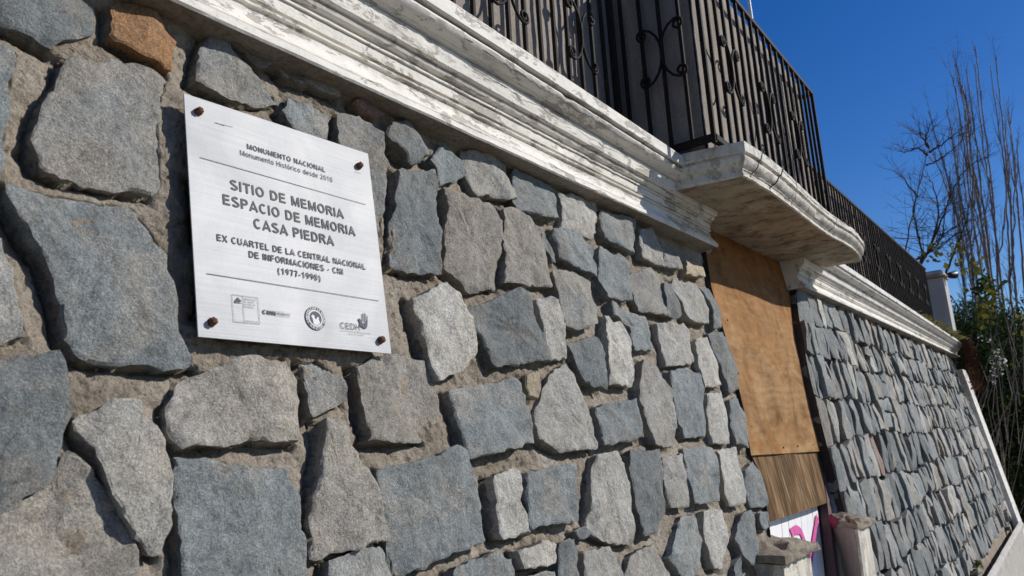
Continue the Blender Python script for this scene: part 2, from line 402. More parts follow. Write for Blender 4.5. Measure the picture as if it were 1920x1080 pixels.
# ------------------------------------------------------------------ ground
def pave_mat():
    m, t, b = newmat('pavement_concrete', 0.9, 0.2)
    co = coords(t)
    col = ramp(t, nz(t, co, 1.3, 8, 0.7), [(0.3, (0.24, 0.225, 0.20)), (0.7, (0.34, 0.32, 0.29))])
    t.links.new(col, b.inputs['Base Color']); bump(t, b, [(nz(t, co, 60, 5), 0.004, 0.6)]); return m
def asph_mat():
    m, t, b = newmat('asphalt', 0.9, 0.25)
    co = coords(t)
    col = ramp(t, nz(t, co, 3, 8, 0.7), [(0.3, (0.045, 0.045, 0.045)), (0.7, (0.07, 0.068, 0.066))])
    t.links.new(col, b.inputs['Base Color']); bump(t, b, [(nz(t, co, 120, 5), 0.004, 0.7)]); return m
def soil_mat():
    m, t, b = newmat('dry_earth', 0.95, 0.1)
    co = coords(t)
    col = ramp(t, nz(t, co, 0.4, 9, 0.7), [(0.3, (0.09, 0.085, 0.045)), (0.7, (0.20, 0.165, 0.11))])
    t.links.new(col, b.inputs['Base Color']); bump(t, b, [(nz(t, co, 8, 8), 0.05, 0.6)]); return m
def gz(x): return -0.055*max(-20, min(x, 40)) - 0.02
def strip(name, x0, x1, y0, y1, dz, mat, nx=40):
    xs = np.linspace(x0, x1, nx); V = []; Fc = []
    for x in xs:
        V += [(x, y0, gz(x)+dz), (x, y1, gz(x)+dz)]
    for i in range(nx-1): Fc.append((2*i, 2*i+2, 2*i+3, 2*i+1))
    return tag(put(name, V, Fc, mat), kind='structure')
strip('ground', -600, 900, -600, 900, -0.14, soil_mat(), 150)
strip('pavement', -30, 60, -1.6, 1.6, 0.0, pave_mat())
strip('road', -60, 90, -9.5, -1.75, -0.13, asph_mat())
kb = []
for i in range(30):
    x = -30+i*3
    kb.append(box_vf((x+1.5, -1.675, gz(x+1.5)-0.07), (2.99, 0.15, 0.16), 0.01))
V, Fc = merge(kb); tag(put('kerb', V, Fc, M['terrace']), kind='structure')

# ------------------------------------------------------------------ stones of the near wall: outlines of the faces
ST = [
('blue',.024,[(-60,-60),(150,-30),(182,10),(180,52),(140,70),(100,85),(60,65),(0,38),(-60,15)]),
('orange',.026,[(212,7),(258,0),(295,20),(309,55),(320,90),(318,131),(262,95),(212,62)]),
('blue',.018,[(-60,60),(0,75),(33,85),(30,115),(20,165),(14,240),(8,300),(0,330),(-60,345)]),
('grey',.022,[(127,105),(170,112),(210,110),(285,125),(318,150),(296,200),(297,250),(303,300),(303,350),(285,362),(200,348),(118,332),(75,310),(63,272),(70,235),(80,200),(95,172),(112,150)]),
('blue',.028,[(15,345),(100,360),(250,385),(285,430),(315,490),(328,560),(330,620),(370,687),(330,690),(200,678),(155,668),(128,630),(108,540),(90,480),(55,430),(25,380)]),
('grey',.022,[(-60,420),(5,450),(16,490),(22,520),(35,585),(55,625),(0,642),(-60,655)]),
('blue',.028,[(-60,680),(0,675),(75,667),(112,659),(120,695),(131,740),(134,780),(118,840),(105,885),(94,905),(50,925),(0,965),(-60,990)]),
('light',.022,[(145,790),(200,760),(265,750),(280,790),(310,845),(327,890),(325,925),(320,980),(305,1035),(283,1033),(250,990),(230,965),(205,900),(180,860),(160,820)]),
('tan',.006,[(120,850),(170,885),(200,918),(230,972),(258,1032),(262,1140),(-60,1140),(-60,1010),(50,940),(98,912)]),
('tan',.024,[(372,706),(345,716),(322,760),(325,805),(345,840),(400,832),(480,826),(563,826),(562,775),(558,700),(540,672),(480,668),(420,685)]),
('blue',.012,[(330,858),(400,865),(480,878),(540,882),(546,900),(565,965),(580,1010),(583,1140),(350,1140),(345,1060),(335,1000),(332,920)]),
('grey',.026,[(567,680),(595,678),(645,715),(652,750),(588,780),(582,750),(570,705)]),
('tan',.036,[(665,690),(700,672),(740,665),(800,675),(820,720),(829,760),(825,790),(800,823),(740,828),(690,828),(693,815),(685,775),(680,750),(672,715)]),
('tan',.026,[(610,785),(645,790),(670,840),(690,880),(715,940),(730,1005),(660,1025),(595,1040),(597,940),(600,880),(610,820)]),
('blue',.018,[(715,880),(790,865),(865,838),(875,860),(895,920),(910,1012),(830,1045),(770,1075),(742,1085),(730,980),(720,920)]),
('grey',.02,[(620,1052),(700,1024),(727,1025),(745,1090),(742,1140),(615,1140)]),
('light',.028,[(775,560),(840,527),(857,545),(885,595),(905,640),(900,665),(870,695),(822,710),(808,660),(785,600)]),
('blue',.017,[(882,582),(930,560),(970,542),(985,545),(1005,595),(1037,675),(930,682),(920,655),(900,620)]),
('blue',.022,[(847,733),(880,724),(935,720),(965,705),(975,712),(986,758),(1009,828),(960,840),(880,860),(868,810),(855,760)]),
('blue',.024,[(737,230),(765,225),(792,245),(817,282),(775,305),(755,282),(728,250)]),
('blue',.026,[(807,300),(840,270),(855,285),(880,327),(827,345),(822,322)]),
('light',.022,[(872,282),(900,285),(950,302),(960,335),(970,372),(892,362),(882,335),(875,305)]),
('blue',.024,[(750,317),(820,317),(825,350),(822,410),(827,512),(780,508),(733,500),(738,460),(741,400),(746,350)]),
('tan',.026,[(832,352),(875,370),(920,385),(945,415),(942,470),(942,535),(885,545),(865,525),(840,500),(842,440),(842,390)]),
('tan',.02,[(948,390),(970,390),(1000,410),(1015,450),(1040,535),(947,530),(950,480),(947,440)]),
('blue',.018,[(965,317),(1000,330),(1040,350),(1050,410),(975,393),(966,370)]),
('light',.02,[(1046,362),(1121,378),(1123,415),(1113,445),(1058,423),(1056,394)]),
('blue',.024,[(1129,392),(1192,411),(1194,427),(1190,474),(1139,445),(1131,423)]),
('light',.02,[(1198,431),(1221,429),(1243,468),(1247,498),(1206,482),(1200,451)]),
('grey',.016,[(1248,472),(1270,474),(1282,504),(1251,498)]),
('sand',.02,[(1286,488),(1319,498),(1323,519),(1288,513)]),
('blue',.022,[(1046,427),(1082,431),(1115,460),(1121,505),(1121,517),(1082,496),(1056,478),(1050,451)]),
('blue',.02,[(1019,437),(1027,437),(1046,490),(1036,488),(1022,455)]),
('blue',.018,[(1125,462),(1172,478),(1180,505),(1184,563),(1137,555),(1127,525)]),
('grey',.02,[(1039,508),(1066,505),(1117,525),(1121,606),(1082,615),(1064,606),(1052,562)]),
('grey',.018,[(1188,515),(1225,500),(1241,525),(1257,592),(1202,580),(1190,561)]),
('blue',.02,[(1248,530),(1259,532),(1277,590),(1268,596),(1254,586)]),
('grey',.024,[(1266,522),(1308,537),(1333,578),(1333,606),(1292,598),(1280,574),(1264,541)]),
('blue',.02,[(1318,537),(1334,541),(1351,590),(1353,614),(1340,614),(1335,578)]),
('light',.028,[(1013,560),(1046,560),(1058,610),(1070,668),(1040,673),(1025,627)]),
('blue',.018,[(1145,564),(1176,586),(1219,594),(1227,655),(1190,655),(1184,614),(1150,590)]),
('light',.018,[(1135,592),(1168,608),(1184,645),(1188,722),(1147,720),(1143,660)]),
('blue',.022,[(1072,643),(1117,629),(1129,645),(1137,730),(1096,713),(1080,670)]),
('light',.024,[(1232,606),(1280,606),(1294,627),(1302,680),(1250,686),(1243,647)]),
('light',.018,[(1306,637),(1329,632),(1345,665),(1357,720),(1325,726),(1312,680)]),
('blue',.024,[(1333,625),(1353,623),(1374,660),(1388,728),(1371,736),(1357,690),(1342,655)]),
('sand',.014,[(987,702),(1012,697),(1008,748),(994,742)]),
('light',.022,[(1044,693),(1068,680),(1080,709),(1101,762),(1123,838),(1058,846),(1013,823),(1011,783),(1023,734)]),
('blue',.024,[(1123,762),(1160,755),(1192,748),(1211,819),(1135,834),(1127,795)]),
('light',.02,[(1208,675),(1229,687),(1260,734),(1268,803),(1264,836),(1231,832),(1215,791),(1202,750),(1202,709)]),
('blue',.022,[(1257,697),(1286,691),(1313,705),(1331,815),(1288,819),(1272,766),(1262,726)]),
('light',.02,[(1327,740),(1357,736),(1370,831),(1341,831),(1331,775)]),
('blue',.018,[(1369,750),(1389,744),(1401,775),(1407,838),(1382,832),(1372,795)]),
('light',.026,[(925,895),(960,882),(978,882),(986,945),(995,1000),(940,1006),(931,960)]),
('blue',.018,[(989,887),(1040,876),(1078,870),(1088,976),(1030,984),(1005,993),(995,933)]),
('light',.022,[(1121,856),(1156,846),(1180,905),(1190,986),(1194,1019),(1152,1017),(1109,995),(1111,933),(1113,885)]),
('blue',.024,[(1180,848),(1239,842),(1243,893),(1249,946),(1239,993),(1211,1005),(1197,950),(1188,893)]),
('light',.018,[(1246,858),(1282,852),(1293,948),(1264,950),(1252,901)]),
('blue',.018,[(1291,840),(1341,838),(1351,939),(1304,944),(1296,893)]),
('light',.018,[(1351,846),(1383,838),(1398,941),(1374,948),(1361,925),(1354,876)]),
('blue',.022,[(1396,882),(1421,862),(1436,900),(1440,948),(1414,950),(1404,917)]),
('blue',.016,[(1427,962),(1440,960),(1446,988),(1431,991)]),
('light',.024,[(975,1032),(1030,1014),(1046,1022),(1048,1054),(985,1066)]),
('blue',.02,[(1051,1020),(1080,1010),(1092,1085),(1092,1140),(1058,1140)]),
('light',.022,[(1097,1037),(1150,1024),(1170,1080),(1174,1140),(1103,1140)]),
('light',.022,[(1186,1042),(1225,1022),(1260,1080),(1268,1140),(1182,1140),(1178,1075)]),
('blue',.026,[(1278,970),(1306,968),(1314,1007),(1312,1076),(1290,1088),(1257,1045),(1270,999)]),
('light',.022,[(1318,960),(1358,956),(1366,1007),(1361,1066),(1341,1066),(1322,1007)]),
('blue',.024,[(1394,964),(1411,957),(1422,1023),(1420,1054),(1408,1058),(1382,1011)]),
('blue',.014,[(1080,996),(1098,988),(1113,1000),(1086,1010)]),
('blue',.02,[(1380,1062),(1392,1038),(1397,1140),(1372,1140)]),
('blue',.018,[(850,1072),(930,1034),(966,1047),(968,1140),(845,1140)]),
('grey',.02,[(987,1080),(1048,1070),(1053,1140),(987,1140)]),
('grey',.02,[(1322,1080),(1358,1078),(1363,1140),(1322,1140)]),
('grey',.028,[(398,48),(416,59),(431,85),(450,111),(487,144),(527,192),(490,196),(453,194),(424,181),(366,152),(374,115)]),
('tan',.026,[(418,58),(468,72),(525,100),(520,117),(494,120),(468,104),(442,85)]),
('tan',.028,[(522,112),(546,111),(587,133),(644,168),(638,180),(594,163),(544,144)]),
('pink',.024,[(670,186),(705,190),(733,207),(709,217),(685,207)]),
('blue',.016,[(529,207),(550,182),(587,193),(622,220),(613,263),(576,252),(544,233)]),
('grey',.014,[(634,262),(640,212),(676,216),(718,251),(722,330),(716,430),(690,440),(648,300)]),
('grey',.014,[(380,330),(600,340),(610,420),(500,470),(390,440)]),
('blue',.014,[(400,500),(560,520),(640,600),(500,610),(390,580)]),
]
S_FACE = -0.025

def clean(poly):
    a = sum(poly[i][0]*poly[(i+1) % len(poly)][1]-poly[(i+1) % len(poly)][0]*poly[i][1] for i in range(len(poly)))
    return poly if a > 0 else poly[::-1]
def refine(poly, step, jit, seed):
    out = []; n = len(poly)
    for i in range(n):
        a = np.array(poly[i]); b = np.array(poly[(i+1) % n]); L = np.linalg.norm(b-a)
        k = max(1, int(round(L/step))); d = (b-a)/max(L, 1e-6); nn = np.array([d[1], -d[0]])
        for j in range(k):
            t = j/k; p = a+(b-a)*t
            w = jit*(1.0 if j else 0.5)
            p = p+nn*w*(noise.noise(Vector((p[0]*28+seed, p[1]*28, seed)))*1.6+noise.noise(Vector((p[0]*80+seed, p[1]*80, seed)))*0.9)
            out.append(p)
    # soften the corners a little
    o2 = []
    m = len(out)
    for i in range(m): o2.append(out[i]*0.92+(out[i-1]+out[(i+1) % m])*0.04)
    return o2
def build_stone(poly, hface, relief, mat, parent, step=0.02, jit=0.004, rough=0.004, rings=(0.93, 0.72, 0.45, 0.2), seed=None, name='stone', raw=False, tl=.035):
    """one dressed stone: irregular rim, broken arris, uneven faceted face"""
    seed = seed if seed is not None else random.random()*100
    P = refine(clean(poly), step, jit, seed); n = len(P); c = sum(P)/n
    P = [p+(p-c)/np.linalg.norm(p-c)*.0022 for p in P]
    size = np.mean([np.linalg.norm(p-c) for p in P])
    rr = random.Random(int(seed*1000))
    planes = []
    for _ in range(rr.choice((1, 2, 3))):
        a = rr.uniform(0, 2*pi); planes.append((cos(a), sin(a), rr.uniform(0.1, 0.75)*size, rr.uniform(0.03, 0.13)))
    tilt = (rr.uniform(-tl, tl), rr.uniform(-tl, tl))
    def hh(p, edge=0.0):
        d = p-c
        h = tilt[0]*d[0]+tilt[1]*d[1]
        for ca, sa, off, sl in planes:
            e = ca*d[0]+sa*d[1]-off
            if e > 0: h -= e*sl
        h += rough*.9*math.tanh(5*noise.noise(Vector((p[0]*7+seed, p[1]*7-seed, 8))))
        h += rough*(noise.noise(Vector((p[0]*16+seed, p[1]*16, 0)))+0.7*noise.noise(Vector((p[0]*45, p[1]*45+seed, 3))))
        return hface+h-edge
    V = []; Fc = []
    def ring(sc, hfun, off=0.0):
        for i, p in enumerate(P):
            d = p-c; L = np.linalg.norm(d)
            q = c+d*sc+d/max(L, 1e-6)*off
            V.append(W(q[0], q[1], hfun(q, i)))
    bd = relief+0.022
    jr = [rr.uniform(-1, 1) for _ in range(n)]
    ring(1.0, lambda q, i: hface-bd, -0.010)
    ring(1.0, lambda q, i: hh(q)-relief*(0.45+.3*jr[i]), -0.0015)
    ring(1.0, lambda q, i: hh(q)-0.0022-0.0020*jr[i]-.012*max(0, noise.noise(Vector((q[0]*19+seed, q[1]*19, 6)))-.18), 0.0015)
    ins = 0.0035
    ring(1.0, lambda q, i: hh(q)-0.0004, -ins)
    for s in rings: ring(s, lambda q, i: hh(q))
    R = 4+len(rings)
    for r in range(R-1):
        for i in range(n):
            j = (i+1) % n
            Fc.append((r*n+i, r*n+j, (r+1)*n+j, (r+1)*n+i))
    V.append(W(c[0], c[1], hh(c))); k = len(V)-1
    for i in range(n): Fc.append(((R-1)*n+i, (R-1)*n+(i+1) % n, k))
    if raw: return V, Fc
    return put(name, V, Fc, mat, parent, True, 26)

# near wall ------------------------------------------------------------
HJ = -0.03
Ledge = [uvpix(*q, HJ) for q in ((1318,405),(1327,470),(1338,540),(1355,600),(1372,655),(1391,735),(1402,780),(1410,848),(1428,880),(1442,952),(1449,1000),(1456,1080))]
Redge = [uvpix(*q, HJ) for q in ((1486,480),(1493,530),(1502,600),(1520,700),(1540,780),(1556,844),(1574,910),(1583,945))]
def edge_u(E, v):
    E = sorted(E, key=lambda p: p[1]); vs = [p[1] for p in E]; us = [p[0] for p in E]
    return np.interp(v, vs, us)
V_TOP = v_of_z(2.60); V_BOT = -2.15
wall_left = thing('stone_wall', 'battered wall of irregular grey and blue stones, the near part behind the metal plaque', 'wall', (1.5, 1.3, 0))
wall_right = thing('stone_wall', 'battered stone wall with its white cornice, the far part beyond the boarded doorway', 'wall', (9, 1.3, -0.4))

polys = []
for i, (mk, rel, px) in enumerate(ST):
    hf = S_FACE+random.uniform(-.006, .007)
    if rel < .01: hf = S_FACE-.010
    else: rel = rel*1.5+.010
    uvp = [np.array(uvpix(x, y, hf)) for x, y in px]
    if i >= len(ST)-2: hf = -0.045
    polys.append((uvp, hf, rel, mk))
# stones outside the frame: laid in rough courses where no traced stone lies
def pip(p, poly):
    x, y = p; c = False; n = len(poly)
    for i in range(n):
        x1, y1 = poly[i]; x2, y2 = poly[(i+1) % n]
        if (y1 > y) != (y2 > y) and x < (x2-x1)*(y-y1)/(y2-y1)+x1: c = not c
    return c
frame = [np.array(uvpix(x, y, S_FACE)) for x, y in ((-60,-60),(330,-10),(1325,430),(1460,1140),(-60,1140))]
vrow = V_TOP-.03; traced = len(polys)
while vrow > V_BOT:
    hgt = random.uniform(.2, .3); u = -1.7+random.uniform(0, .2)
    while u < 3.6:
        w = random.uniform(.15, .34); g = .014
        q = [np.array((u+g+random.uniform(-.02, .02), vrow-g+random.uniform(-.02, .01))),
             np.array((u+w*.5, vrow-g+random.uniform(-.02, .02))),
             np.array((u+w-g+random.uniform(-.02, .02), vrow-g+random.uniform(-.02, .01))),
             np.array((u+w-g+random.uniform(-.02, .02), vrow-hgt*.5)),
             np.array((u+w-g+random.uniform(-.02, .01), vrow-hgt+g+random.uniform(-.01, .02))),
             np.array((u+w*.5, vrow-hgt+g+random.uniform(-.02, .02))),
             np.array((u+g+random.uniform(-.01, .02), vrow-hgt+g+random.uniform(-.01, .02))),
             np.array((u+g+random.uniform(-.01, .02), vrow-hgt*.5))]
        ok = not any(pip(a, frame) for a in q) and not any(pip(a, P[0]) for P in polys[:traced] for a in q)
        if ok: ok = not any(pip(a, q) for P in polys[:traced] for a in P[0])
        if ok and max(a[0] for a in q) < edge_u(Ledge, q[5][1])-.01:
            polys.append((q, S_FACE+random.uniform(-.006, .006), random.uniform(.026, .042), random.choice(('blue', 'grey', 'light', 'blue', 'tan'))))
        u += w
    vrow -= hgt

# mortar height field
def mortar(us, vs, polys, edge, side, parent, seed, levels):
    Ug, Vg = np.meshgrid(us, vs)
    e = edge_u(edge, Vg)
    Ug = np.minimum(Ug, e) if side == 'L' else np.maximum(Ug, e)
    MB = .018+.016*np.clip((Ug-.9)/1.2, 0, 1) if side == 'L' else .066+0*Ug
    MB = MB+.012*np.clip(vf(Ug+seed*2, Vg, 3.1, 3), -.6, 1)
    if side == 'L':                                    # the mason packed mortar almost flush round the plaque
        pk = np.clip(1-np.maximum(np.abs(Ug-.98)-.30, 0)/.10, 0, 1)*np.clip(1-np.maximum(np.abs(Vg-.66)-.30, 0)/.08, 0, 1)
        MB = MB-(MB-.007)*pk*.9
    H = S_FACE-MB
    H += .0095*vf(Ug+seed, Vg, 9, 4)+.0085*vf(Ug+seed, Vg, 36, 4, 0.7)
    pits = vf(Ug, Vg+seed, 60, 3, .7)
    H -= .008*np.clip(pits-.22, 0, 1)*2.2
    if levels:
        flat = [(u, v) for u, v in zip(Ug.ravel(), Vg.ravel())]
        FU = Ug.ravel(); FV = Vg.ravel(); add = np.zeros_like(FU); R = .06
        for (P, hf, rel, mk) in polys:
            A = np.array(P); lo = A.min(0)-R; hi = A.max(0)+R
            sel = np.where((FU > lo[0]) & (FU < hi[0]) & (FV > lo[1]) & (FV < hi[1]))[0]
            if not len(sel): continue
            x = FU[sel]; y = FV[sel]; best = np.full(len(sel), 9.0); nx = np.zeros(len(sel)); ny = np.zeros(len(sel))
            n = len(A)
            for i in range(n):
                a = A[i]; b_ = A[(i+1) % n]; d = b_-a; L2 = d@d+1e-12
                t = np.clip(((x-a[0])*d[0]+(y-a[1])*d[1])/L2, 0, 1)
                dx = x-(a[0]+t*d[0]); dy = y-(a[1]+t*d[1]); D = np.sqrt(dx*dx+dy*dy)
                m = D < best; best[m] = D[m]; nx[m] = dx[m]/(D[m]+1e-9); ny[m] = dy[m]/(D[m]+1e-9)
            dirv = nx*.75+ny*.65
            w = np.exp(-best/.016)
            target = (hf-.004) if True else 0
            lift = np.where(dirv > 0, dirv*1.0, 0)
            sink = np.where(dirv < 0, -dirv, 0)
            cur = (S_FACE-MB).ravel()[sel]
            a1 = w*(lift*np.maximum(0, (hf-.008-cur))*(1.0-min(.8, rel*14))) - w*sink*np.maximum(0, cur-(hf-rel-.016))*1.25
            add[sel] += a1
        H += add.reshape(H.shape)
    P = CAM+Ug[..., None]*UU+Vg[..., None]*VV-(SD-H)[..., None]*NN
    nv, nu = Ug.shape
    V = P.reshape(-1, 3); idx = np.arange(nu*nv).reshape(nv, nu)
    F4 = np.stack([idx[:-1, :-1], idx[:-1, 1:], idx[1:, 1:], idx[1:, :-1]], -1).reshape(-1, 4)
    c = V.mean(0); po = parent_world(parent)
    me = bpy.data.meshes.new('mortar'); me.vertices.add(len(V)); me.vertices.foreach_set('co', (V-c).ravel())
    me.loops.add(len(F4)*4); me.loops.foreach_set('vertex_index', F4.ravel().astype(np.int32))
    me.polygons.add(len(F4)); me.polygons.foreach_set('loop_start', np.arange(0, len(F4)*4, 4, dtype=np.int32))
    me.update(calc_edges=True); me.validate(); me.shade_smooth()
    return link('mortar', me, M['mortar'], parent, tuple(c-po))
us = np.concatenate([np.arange(-1.7, .2, .03), np.arange(.2, 2.2, .0052), np.arange(2.2, 3.75, .009)])
vs = np.concatenate([np.arange(V_BOT, -.3, .03), np.arange(-.3, V_TOP+.02, .0055)])
mortar(us, vs, polys, Ledge, 'L', wall_left, 3.1, True)
for (P, hf, rel, mk) in polys:
    near = P[0][0] < 2.6
    size = max(np.ptp([p[0] for p in P]), np.ptp([p[1] for p in P]))
    build_stone([tuple(p) for p in P], hf, rel, M[mk], wall_left, step=.013 if near else .02,
                jit=.0062 if size > .12 else .004, rough=.0085 if mk == 'tan' else .0068,
                rings=(0.94, 0.85, 0.7, 0.52, 0.33, 0.15) if near else (0.9, .65, .35))

# far wall ---------------------------------------------------------------
mortar(np.concatenate([np.arange(4.2, 7, .02), np.arange(7, 13.75, .04)]), np.arange(-2.4, v_of_z(2.66), .02), [], Redge, 'R', wall_right, 8.7, False)
rows = [v_of_z(z) for z in (2.60, 2.33, 2.09, 1.83, 1.56, 1.27, 1.01, .755, .50, .25, .0, -.26, -.55)]
allst = []
for r in range(len(rows)-1):
    v1 = rows[r]; v0 = rows[r+1]; u = float(edge_u(Redge, (v1+v0)/2))+.004; first = True
    wav = lambda x, k: .022*sin(x*2.1+k*1.7)+.016*sin(x*5.3+k)
    while u < 13.42:
        w = random.choice((.11, .13, .16, .19, .23, .15))*random.uniform(.7, 1.1)*(1+.03*(u-5))
        g = .012; sh = random.uniform(-.045, .045)
        top = v1+wav(u, r); bot = v0+wav(u, r+1)
        zbase = rows[-3]
        def mk(a, b, t, bt):
            J = lambda s: random.uniform(-s, s)
            q = [(a+g+J(.020)+sh, t-g+J(.032)), ((a+b)/2+J(.02)+sh, t-g+J(.014)), (b-g+J(.020)+sh, t-g+J(.032)),
                 (b-g+J(.014), (t+bt)/2+J(.03)), (b-g+J(.012), bt+g+J(.02)), ((a+b)/2+J(.02), bt+g+J(.012)),
                 (a+g+J(.012), bt+g+J(.018)), (a+g+J(.014), (t+bt)/2+J(.03))]
            return q
        if random.random() < .12 and w > .17: qs = [mk(u, u+w, top, (top+bot)/2+.02), mk(u, u+w, (top+bot)/2+.02, bot)]
        else: qs = [mk(u, u+w, top, bot)]
        for q in qs:
            if first: q = [((float(edge_u(Redge, p[1]))+.002 if k_ in (0, 6, 7) else max(p[0], float(edge_u(Redge, p[1]))+.004)), p[1]) for k_, p in enumerate(q)]
            if max(p[0] for p in q) < 13.47:
                # only above the plinth
                if min(p[1] for p in q) > v_of_z(.10)-.02: allst.append(q)
        u += w; first = False
allst.sort(key=lambda q: q[0][0])
print('far stones', len(allst))
pool = ['blue']*12+['slate']*2+['grey']*5+['light']*3+['tan']*2
rest = {}
for i, q in enumerate(allst):
    u0, v0 = q[0]
    mk_ = random.choice(pool)
    if random.random() < .02: mk_ = random.choice(('sand', 'pink', 'sand'))
    hf = S_FACE+random.uniform(-.020, .018); rel = random.uniform(.044, .066)
    if i < 299: build_stone(q, hf, rel, M[mk_], wall_right, step=.05, jit=.007, rough=.007, rings=(0.6,), tl=.09)
    else: rest.setdefault(mk_, []).append(build_stone(q, hf, rel, None, None, step=.07, jit=.008, rough=.006, rings=(0.6,), raw=True, tl=.09))
if rest:
    V = []; Fc = []; mi = []; keys = list(rest); n = 0
    for k, key in enumerate(keys):
        for v, f in rest[key]:
            V += list(v); Fc += [[a+n for a in g_] for g_ in f]; mi += [k]*len(f); n += len(v)
    o = put('stone', V, Fc, [M[k] for k in keys], wall_right, True, 38); tag(o, kind='stuff')
    for p_, m_ in zip(o.data.polygons, mi): p_.material_index = m_

# jambs of the doorway, cut through the thickness of the wall
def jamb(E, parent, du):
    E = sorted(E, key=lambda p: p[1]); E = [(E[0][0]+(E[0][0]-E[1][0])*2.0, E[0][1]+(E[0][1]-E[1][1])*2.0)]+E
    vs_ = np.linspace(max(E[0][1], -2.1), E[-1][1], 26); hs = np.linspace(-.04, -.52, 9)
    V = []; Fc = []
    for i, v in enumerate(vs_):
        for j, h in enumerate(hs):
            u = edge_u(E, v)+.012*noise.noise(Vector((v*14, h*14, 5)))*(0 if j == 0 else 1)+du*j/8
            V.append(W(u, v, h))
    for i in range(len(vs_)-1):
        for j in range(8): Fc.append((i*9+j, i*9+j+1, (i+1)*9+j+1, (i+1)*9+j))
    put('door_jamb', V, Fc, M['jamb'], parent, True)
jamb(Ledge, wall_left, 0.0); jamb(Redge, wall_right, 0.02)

# body of the terrace behind the walls
ter = thing('terrace', 'concrete terrace body held up by the stone wall', 'terrace', (6, 3, 0))
V, Fc = box_vf((5.6, 4.6, 0.55), (15.8, 5.8, 4.6)); put('fill', V, Fc, M['terrace'], ter)
V, Fc = box_vf((5.6, 1.95, 2.70), (15.9, .5, .34)); put('deck_edge', V, Fc, M['terrace'], ter)

# plinth at the foot of the far wall
pl_z = .15
def plinth():
    out = []
    xs = np.linspace(4.9, 13.5, 40); V = []
    prof = [(.0, .03), (.03, .015), (.045, -.005), (.045, -.06), (.02, -.075), (.02, -1.3)]
    for i, x in enumerate(xs):
        for a, dz in prof:
            z = pl_z+dz; yw = W(0, v_of_z(pl_z), 0)[1]
            V.append((x, yw-a-.03+.004*noise.noise(Vector((x*3, dz*20, 1))), z+.006*noise.noise(Vector((x*5, a*30, 9)))))
    n = len(prof); Fc = []
    for i in range(len(xs)-1):
        for j in range(n-1): Fc.append((i*n+j, i*n+j+1, (i+1)*n+j+1, (i+1)*n+j))
    put('plinth', V, Fc, M['plinth'], wall_right, True, 30)
    V = [];
plinth()
# white plastered strip closing the far end of the wall
e_top = uvpix(1800, 690, .02); e_bot = uvpix(1908, 985, .02)
es = []
for t in np.linspace(0, 1.0, 14):
    v = e_top[1]+.25*(1-t)*0+(-2.3-e_top[1])*t
    es.append(v)
V = []; Fc = []
for v in es:
    for u, h in ((13.50, -.06), (13.50, .015), (14.05, .015), (14.05, -.5)):
        V.append(W(u+.01*noise.noise(Vector((v*4, u, 0))), v, h))
for i in range(len(es)-1):
    for j in range(3): Fc.append((i*4+j, (i+1)*4+j, (i+1)*4+j+1, i*4+j+1))
put('end_strip', V, Fc, M['paint_far'], wall_right, True, 30)

# ------------------------------------------------------------------ cornice
PROF = [(1.66, 2.886), (1.252, 2.882), (1.248, 2.876), (1.249, 2.830), (1.254, 2.827), (1.276, 2.829), (1.276, 2.822), (1.264, 2.820),
        (1.262, 2.812), (1.266, 2.803), (1.275, 2.795), (1.287, 2.789), (1.298, 2.787), (1.300, 2.781), (1.309, 2.779), (1.318, 2.777),
        (1.318, 2.771), (1.309, 2.768), (1.309, 2.716), (1.314, 2.713), (1.328, 2.712), (1.328, 2.706), (1.322, 2.703), (1.325, 2.695), (1.333, 2.690),
        (1.345, 2.688), (1.345, 2.683), (1.336, 2.681), (1.336, 2.675), (1.347, 2.674), (1.342, 2.671), (1.341, 2.642), (1.350, 2.640), (1.350, 2.634),
        (1.341, 2.632), (1.341, 2.626), (1.351, 2.624), (1.351, 2.618), (1.343, 2.612), (1.343, 2.602), (1.337, 2.585), (1.322, 2.566), (1.309, 2.552), (1.311, 2.546),
        (1.300, 2.541), (1.299, 2.524), (1.304, 2.519), (1.36, 2.515), (1.42, 2.512)]
def _sh(y, z):
    t = min(1, max(0, (2.79-z)/.25)); k = .034*t
    return (y+k, z+k*.66)
PROF = PROF[:1]+[_sh(y, z) for y, z in PROF[1:-2]]+[(1.41, 2.537), (1.46, 2.535)]
def cornice(x0, x1, mat, parent, dx, amp, seed, capL=False, capR=False):
    xs = [x0]
    while xs[-1] < x1: xs.append(xs[-1]+dx*(1+max(0, xs[-1]-3)*.25))
    xs[-1] = x1; n = len(PROF); V = []; Fc = []
    for x in xs:
        for k, (y, z) in enumerate(PROF):
            t = (2.885-z)/(2.885-2.52)
            zz = z-.004*(x-1.6)*(1-t)+.009*(x-1.6)*t
            if x > 10: pass
            a = amp*(.4 if k < 4 else 1)
            dy = a*(noise.noise(Vector((x*9+seed, z*30, y*30)))+.8*noise.noise(Vector((x*32, z*90+seed, 2))))
            dz = a*.7*(noise.noise(Vector((x*7, z*30+seed, 7)))+.6*noise.noise(Vector((x*28, z*60, 11+seed))))
            chip = noise.noise(Vector((x*11+seed*2, z*14, 4)))
            if chip > .42 and 4 < k < 46: dy += (chip-.42)*.03*(amp/.002)
            if k == 0: dy = dz = 0
            V.append((x, y+dy, zz+dz))
    for i in range(len(xs)-1):
        for j in range(n-1): Fc.append((i*n+j, i*n+j+1, (i+1)*n+j+1, (i+1)*n+j))
    if capL: Fc.append(list(range(n))[::-1])
    if capR: Fc.append([(len(xs)-1)*n+j for j in range(n)])
    nf = len(Fc); o = put('cornice', V, Fc, [mat, M['mortar']], parent, True, 28)
    for i in range((len(xs)-1)*(n-1)):
        if i % (n-1) >= n-3: o.data.polygons[i].material_index = 1      # unpainted bed under the lip
    return o
